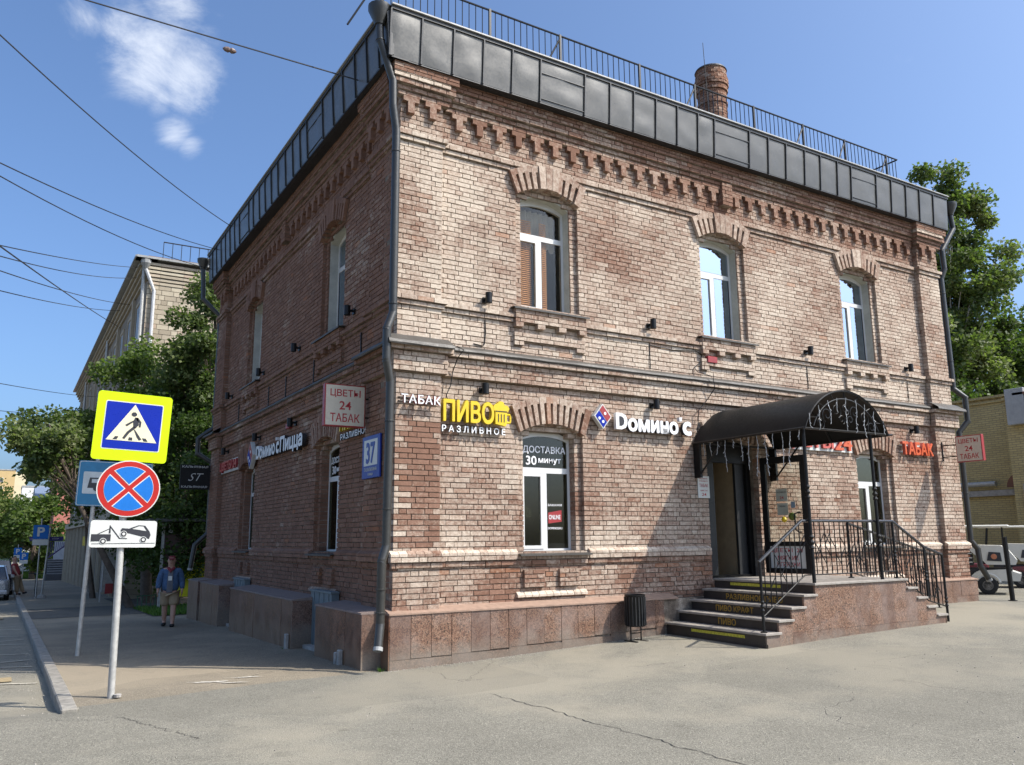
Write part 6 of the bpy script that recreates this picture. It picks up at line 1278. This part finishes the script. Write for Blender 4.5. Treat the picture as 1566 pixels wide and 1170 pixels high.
# utility box, kiosk, fence
E_ = empty('street_cabinet', (-1.0, 23.2, gz(-1, 23)), 'grey framed street cabinet with a small red box on its post', 'cabinet'); g = gz(-1, 23)
MB().box(-1.35, -.85, 23.2, 23.5, g+.35, 1.3).build('cabinet_body', CONC, E_); [MB().box(x, x+.04, 23.15, 23.2, g, 1.6).build('leg', GALV, E_) for x in (-1.42, -.85)]; MB().box(-1.42, -.81, 23.15, 23.2, 1.6, 1.65).build('frame', GALV, E_); MB().box(-1.25, -1.0, 23.1, 23.2, g+.3, g+.65).build('red_box', RED, E_)
KI = empty('advert_kiosk', (.3, 16.5, gz(.3, 16.5)), 'bus shelter style kiosk with brown and yellow poster behind the walking man', 'kiosk'); g = gz(.3, 16.5)
for x in (-.42, .95): MB().box(x-.035, x+.035, 16.45, 16.55, g, 2.25).build('post', GALV, KI)
MB().box(-.9, 1.6, 15.9, 17.1, 2.28, 2.36).build('roof', plain('kiosk_roof', (.10, .10, .10), .5), KI); MB().box(-.42, .95, 16.5, 16.54, g+.35, 1.9).build('poster', plain('poster_brown', (.10, .055, .045), .5), KI)
PO = plain('poster_yellow', (.75, .66, .02), .5); PR = plain('poster_orange', (.55, .17, .05), .5); fk = Fr((0, 16.5, 0), (1, 0, 0), (0, -1, 0)); PP = MB(fk).prism([(-.1, g+.36), (.94, g+.36), (.94, 1.05), (.35, 1.05), (.12, .8)], .002, .005).build('poster_field', PO, KI)
MB(fk).prism([(.0, .9), (.5, 1.5), (.94, 1.45), (.94, 1.05), (.35, 1.05), (.1, .85)], .0055, .008).build('poster_field', PR, KI); MB(fk).prism([(-.0, 1.35), (.12, 1.45), (.22, 1.45), (.38, 1.35), (.3, 1.3), (.06, 1.3)], .0085, .011).prism([(.13+.05*cos(2*pi*i/10), 1.52+.06*sin(2*pi*i/10)) for i in range(10)], .0085, .011).build('poster_figure', plain('poster_skin', (.5, .3, .25), .5), KI)
MB(fk).box(-.28, -.16, .01, .03, 1.95, 2.25).build('hanging_tag', SIGNW, KI)
FE = empty('low_fence', (-.8, 17.5, gz(-.8, 17)), 'low green hoop fence round the grass under the trees', 'fence'); GRN = plain('green_fence_paint', (.03, .12, .06), .5)
for k in range(10): x = -.95+.13*k; MB().tube([(x, 16.9+.05*k, gz(x, 17)), (x, 16.9+.05*k, gz(x, 17)+.42)], .01, 5).build('bar', GRN, FE)
MB().tube([(-.98, 16.88, gz(-1, 17)+.42), (.3, 17.4, gz(.3, 17)+.42)], .014, 6).build('rail', GRN, FE)
def grass(x0, x1, y0, y1, n, name, hh=.12):
    c = MB(); 
    for _ in range(n):
        x, y = RNG.uniform(x0, x1), RNG.uniform(y0, y1); z = gz(x, y)+.01; a = RNG.random()*6.3; w_ = .02+.01*RNG.random(); l_ = hh*RNG.uniform(.5, 1.2); k = len(c.v)
        c.v += [(x-w_*cos(a), y-w_*sin(a), z), (x+w_*cos(a), y+w_*sin(a), z), (x+RNG.uniform(-.05, .05), y+RNG.uniform(-.05, .05), z+l_)]; c.f.append((k, k+1, k+2)); c.m.append(0); c.t.append((RNG.random(), .5, 0))
    o = c.build(name, LEAFG); o['kind'] = 'stuff'
LEAFG = m_leaf('grass_blade', (.05, .10, .02), (.09, .17, .03), (.15, .25, .06))
grass(-.95, 1.5, 13.6, 17.5, 6000, 'grass'); grass(-2.9, 1.5, 74, 96, 9000, 'lawn', .5)
MB().grid([[(x, y, gz(x, y)+.022) for x in (-1.0, 0, 1.6)] for y in (13.5, 15, 16.5, 18, 26)]).build('soil', plain('soil', (.06, .05, .035), .95), kind='structure')
# small debris and stains on the ground
SME = plain('dried_paint', (.46, .42, .35), .9, var=.3, scale=30)
for (x, y, rx, ry, sd) in ((-2.2, .35, .34, .10, 1), (-1.75, .48, .26, .07, 2), (-2.0, .12, .2, .05, 3)):
    c = MB(); p = []
    for i in range(40): a = 2*pi*i/40; k = .45+1.1*abs(mnoise.noise(Vector((cos(a)*2.1, sin(a)*2.1, sd*7)))); p.append((x+rx*k*cos(a)-.12*ry*sin(a), y+ry*k*sin(a)-.5*rx*k*cos(a)*.55))
    n = len(c.v); c.v = [(a, b, gz(a, b)+und(a, b)+.018) for a, b in p]; c.f = [tuple(range(40))]; c.m = [0]; c.t = [(.5, .5, 0)]; c.build('dried_paint_smear', SME, kind='structure')
grit = MB()
for _ in range(900):
    t = RNG.random(); 
    if t < .45: x, y = RNG.uniform(-.1, 4.7), -.09-abs(RNG.gauss(0, .07))
    elif t < .6: x, y = RNG.uniform(-4.2, -3.88), RNG.uniform(-.4, 9)
    else: x, y = RNG.uniform(-6, 9), RNG.uniform(-8, -.4)
    s_ = RNG.uniform(.003, .011); z = gz(x, y)+und(x, y)+.0; a = RNG.random()*3; q = MB
    n = len(grit.v); grit.v += [(x+s_*cos(a+k*pi/2), y+s_*sin(a+k*pi/2), z) for k in range(4)]+[(x+s_*.5*cos(a+k*pi/2), y+s_*.5*sin(a+k*pi/2), z+s_*.9) for k in range(4)]
    for f in BOXF: grit.f.append(tuple(n+i for i in f)); grit.m.append(0); grit.t.append((.5, .5, 0))
grit.build('grit', plain('pale_grit', (.34, .31, .26), .9, var=.4, scale=40), kind='stuff')
def tuft(x, y, n, hh, name='weeds'):
    c = MB()
    for _ in range(n):
        a = RNG.random()*6.28; l_ = hh*RNG.uniform(.4, 1); r_ = RNG.uniform(.0, .05); X_, Y_ = x+r_*cos(a), y+r_*sin(a); z = gz(X_, Y_); w_ = .006; k = len(c.v)
        tip = (X_+cos(a)*l_*.7, Y_+sin(a)*l_*.7, z+l_*.8); c.v += [(X_-w_*sin(a), Y_+w_*cos(a), z), (X_+w_*sin(a), Y_-w_*cos(a), z), tip]; c.f.append((k, k+1, k+2)); c.m.append(0); c.t.append((RNG.random(), .5, 0))
    tagp(c.build(name, LEAFG), 'small tuft of weeds growing at the foot of the corner drainpipe' if x > -.3 else 'small weed by the granite plinth of the shaded wall', 'weeds')
tuft(-.16, -.02, 26, .09); tuft(-.42, 3.5, 16, .07)
# ------------------------------------------------------------------ trees
LEAFS = [m_leaf('leaf_green', (.045, .08, .018), (.10, .145, .034), (.19, .23, .07)), m_leaf('leaf_light', (.06, .095, .03), (.13, .165, .055), (.25, .27, .13)), m_leaf('leaf_dark', (.035, .062, .016), (.07, .11, .028), (.13, .17, .05))]
BARK = plain('bark', (.11, .085, .065), .95, var=.3, scale=8, bump=.5); BIRCH = plain('pale_bark', (.40, .38, .34), .85, var=.3, scale=5, bump=.3)
def tree(loc, Ht, cr, crown_z, nl, leaf, label, mat=0, trunk=.2, seed=1, bark=None, lean=(0, 0), clumps=46, group=None, droop=.3, tagname='leafy_tree', stretch=1.0, inner=.35, cs=1.0, thr=-.28):
    rg = random.Random(seed); E_ = empty(tagname, loc, label, 'tree', group); L0 = Vector(loc)
    top = L0+Vector((lean[0], lean[1], Ht*.86)); tr = []
    for i in range(8): t = i/7; tr.append(L0.lerp(top, t)+Vector((sin(t*5+seed)*.12*Ht/10, cos(t*4+seed)*.12*Ht/10, 0)))
    c = MB(); c.tube(tr, [trunk*(1-.85*i/7) for i in range(8)], 9)
    cc_ = L0+Vector((lean[0]*.8, lean[1]*.8, crown_z)); cz_ = (Ht-crown_z) ; pts = []
    while len(pts) < clumps:
        v = Vector((rg.gauss(0, 1), rg.gauss(0, 1), rg.gauss(0, 1))).normalized()*(inner+(1-inner)*rg.random()**.6)
        k = 1-.28*max(0, v.z); p = cc_+Vector((v.x*cr*k, v.y*cr*k, v.z*cz_*.98*stretch)); n_ = mnoise.noise(p*.35+Vector((seed, 0, 0)))
        if n_ < thr: continue
        pts.append(p+Vector((0, 0, 0)))
    for p in pts:
        t = min(.95, max(.25, (p.z-L0.z)/Ht*.8)); a = L0.lerp(top, t); m_ = a.lerp(p, .55)+Vector((0, 0, .06*Ht*rg.uniform(-.2, 1))); q = p
        c.tube([a, m_, q], [trunk*.22*(1.2-t), trunk*.12*(1.2-t)+.008, .006], 4, caps=False)
    c.build('trunk', bark or BARK, E_, smooth=True)
    V, F, T_ = [], [], []; per = nl//clumps
    nr = np.random.RandomState(seed)
    for p in pts:
        s_ = cr*cs*rg.uniform(.16, .30); out_ = (p-cc_).normalized(); hue = rg.uniform(.2, .75)
        o_ = nr.normal(0, 1, (per, 3)); o_ /= np.maximum(1e-6, np.linalg.norm(o_, axis=1))[:, None]; o_ *= (nr.rand(per)**.45)[:, None]*s_*1.5; o_[:, 2] *= .8; 
        base_ = np.array(p)+o_
        for b_ in base_:
            L_ = leaf*rg.uniform(.7, 1.25); d = Vector((rg.gauss(0, 1), rg.gauss(0, 1), rg.gauss(-droop, .6))).normalized(); s2 = d.cross(Vector((rg.gauss(0, 1), rg.gauss(0, 1), rg.gauss(0, 1)))).normalized()*L_*.36; b0 = Vector(b_); k = len(V)
            V += [tuple(b0), tuple(b0+d*L_*.5+s2), tuple(b0+d*L_), tuple(b0+d*L_*.5-s2)]; F.append((k, k+1, k+2, k+3)); T_.append((min(1, max(0, hue+rg.gauss(0, .16))), .5, 0))
    c = MB(); c.v, c.f, c.t, c.m = V, F, T_, [0]*len(F); c.build('crown', LEAFS[mat], E_, kind='stuff')
    return E_
G = lambda x, y: (x, y, gz(x, y))
# left group
tree(G(1.6, 18.9), 9.3, 3.0, 5.6, 34000, .13, 'bushy dark tree just behind the brick building on the left', 2, .22, 3, clumps=70)
tree(G(1.15, 18.0), 11.0, 1.75, 8.2, 22000, .13, 'taller light leaved tree rising beside the far drainpipe', 1, .2, 5, clumps=60, cs=.8, thr=-.12, inner=.2)
tree(G(-.2, 21.0), 9.8, 2.6, 6.0, 24000, .14, 'green tree in front of the stone block facade', 0, .2, 9, clumps=70, cs=.75, thr=-.15)
tree(G(.2, 17.2), 6.2, 2.0, 3.6, 20000, .12, 'low dark tree over the kiosk roof', 2, .14, 12, clumps=50)
tree(G(1.2, 22.8), 5.5, 2.4, 3.0, 18000, .15, 'dark undergrowth tree behind the kiosk', 2, .14, 14, clumps=50)
tree(G(-1.0, 18.6), 6.6, 1.75, 5.3, 10000, .14, 'street tree whose leafy branches overhang the pavement left of the crossing sign', 1, .13, 21, lean=(-2.7, 0), clumps=34, inner=.15, cs=.8)
tree(G(-1.3, 27), 7.8, 2.0, 5.6, 12000, .16, 'small tree leaning over the shopfronts', 1, .12, 22, lean=(-.8, 0), clumps=36)
# far street trees
for i, (x, y, h_, r_) in enumerate(((-6.5, 84, 9.5, 4.2), (-2.2, 72, 7.5, 3.0), (-11, 96, 9, 4.5), (-4.6, 110, 10, 4.2), (-.4, 84, 6.5, 2.4), (-9.5, 70, 6.5, 3.4))):
    tree(G(x, y), h_, r_, h_*.55, 7000, .34, ['round street tree in front of the tower block', 'street tree above the parking signs', 'leftmost far street tree', 'far tree right of the tower block', 'small tree before the yellow house', 'low far tree over the parked cars'][i], 0, .25, 40+i, clumps=34, group='far street trees')
# right trees
tree(G(45.0, 18.0), 25.5, 4.7, 14.5, 70000, .27, 'tall birch-like tree rising behind the right end of the roof', 1, .34, 61, bark=BIRCH, clumps=150, inner=.1, cs=.62, thr=-.12)
tree(G(55.0, 16.5), 17.5, 6.0, 10, 46000, .32, 'lower broad tree at the right edge behind the yellow building', 0, .32, 63, clumps=90, cs=.75, thr=-.15)
tree(G(40.0, 20.0), 14, 5.0, 8.5, 30000, .27, 'dark tree between the brick building and the yellow building', 2, .28, 66, clumps=60)
# ------------------------------------------------------------------ overhead wires
WIREM = plain('wire_black', (.02, .02, .022), .6)
def wire(a, b, label, sag=.12, r=.011, ext=1.25):
    A_, B2 = Vector(a), Vector(b); A_ = B2+(A_-B2)*ext; c = MB(); c.tube([A_.lerp(B2, i/18)-Vector((0, 0, sag*4*(i/18)*(1-i/18))) for i in range(19)], r, 4); tagp(c.build('overhead_wire', WIREM), label, 'wire'); return A_, B2
wire((-7.2, 2.2, 9.75), (-.32, .98, 8.92), 'uppermost wire running to the near end of the dark parapet', .02)
c = MB(); c.lathe((-2.25, 1.33, 9.02), [(.01, -.1), (.035, -.07), (.045, -.02), (.03, 0), (.045, .03), (.035, .07), (.01, .1)], 10, axis='x'); tagp(c.build('wire_insulator', plain('porcelain_brown', (.15, .10, .08), .5)), 'brown insulator strung on the uppermost wire', 'insulator')
def rp(u, v, hd):
    d = fw+rt*((u-783)/FPX)+up*((585-v)/FPX); k = hd/sqrt(d.x**2+d.y**2); return CAM+d*k
for (u0, v0, h0, b, lb, sg) in ((0, 33, 12, (-.30, 9.88, 9.47), 'long wire sloping steeply down to the far part of the parapet', .25), (0, 234, 13, (-.30, 11.34, 9.32), 'middle wire ending near the far corner of the parapet', .2), (0, 248, 14, (-.30, 12.1, 9.0), 'faint wire just under the middle wire', .3),
                                (0, 367, 18, (-.6, 26.1, 13.1), 'upper wire to the stone block roof', .15), (0, 376, 19, (-.6, 26.6, 12.8), 'second wire to the stone block roof', .3), (0, 404, 20, (-.6, 29, 12.2), 'third wire to the stone block', .2), (0, 435, 21, (-.6, 32.8, 12.85), 'lowest wire to the stone block', .2), (0, 370, 16, (-.6, 33.5, 12.2), 'steep wire crossing the others in front of the stone block', .1),
                                (0, 583, 30, (-.5, 45, 10.4), 'far wire above the overhanging branch', .1), (0, 625, 32, (-.5, 52, 10.2), 'lowest far wire behind the overhanging branch', .1)):
    wire(rp(u0, v0, h0), b, lb, sg, .010 if h0 < 16 else .014, 1.3)
print('objects', len(bpy.data.objects))
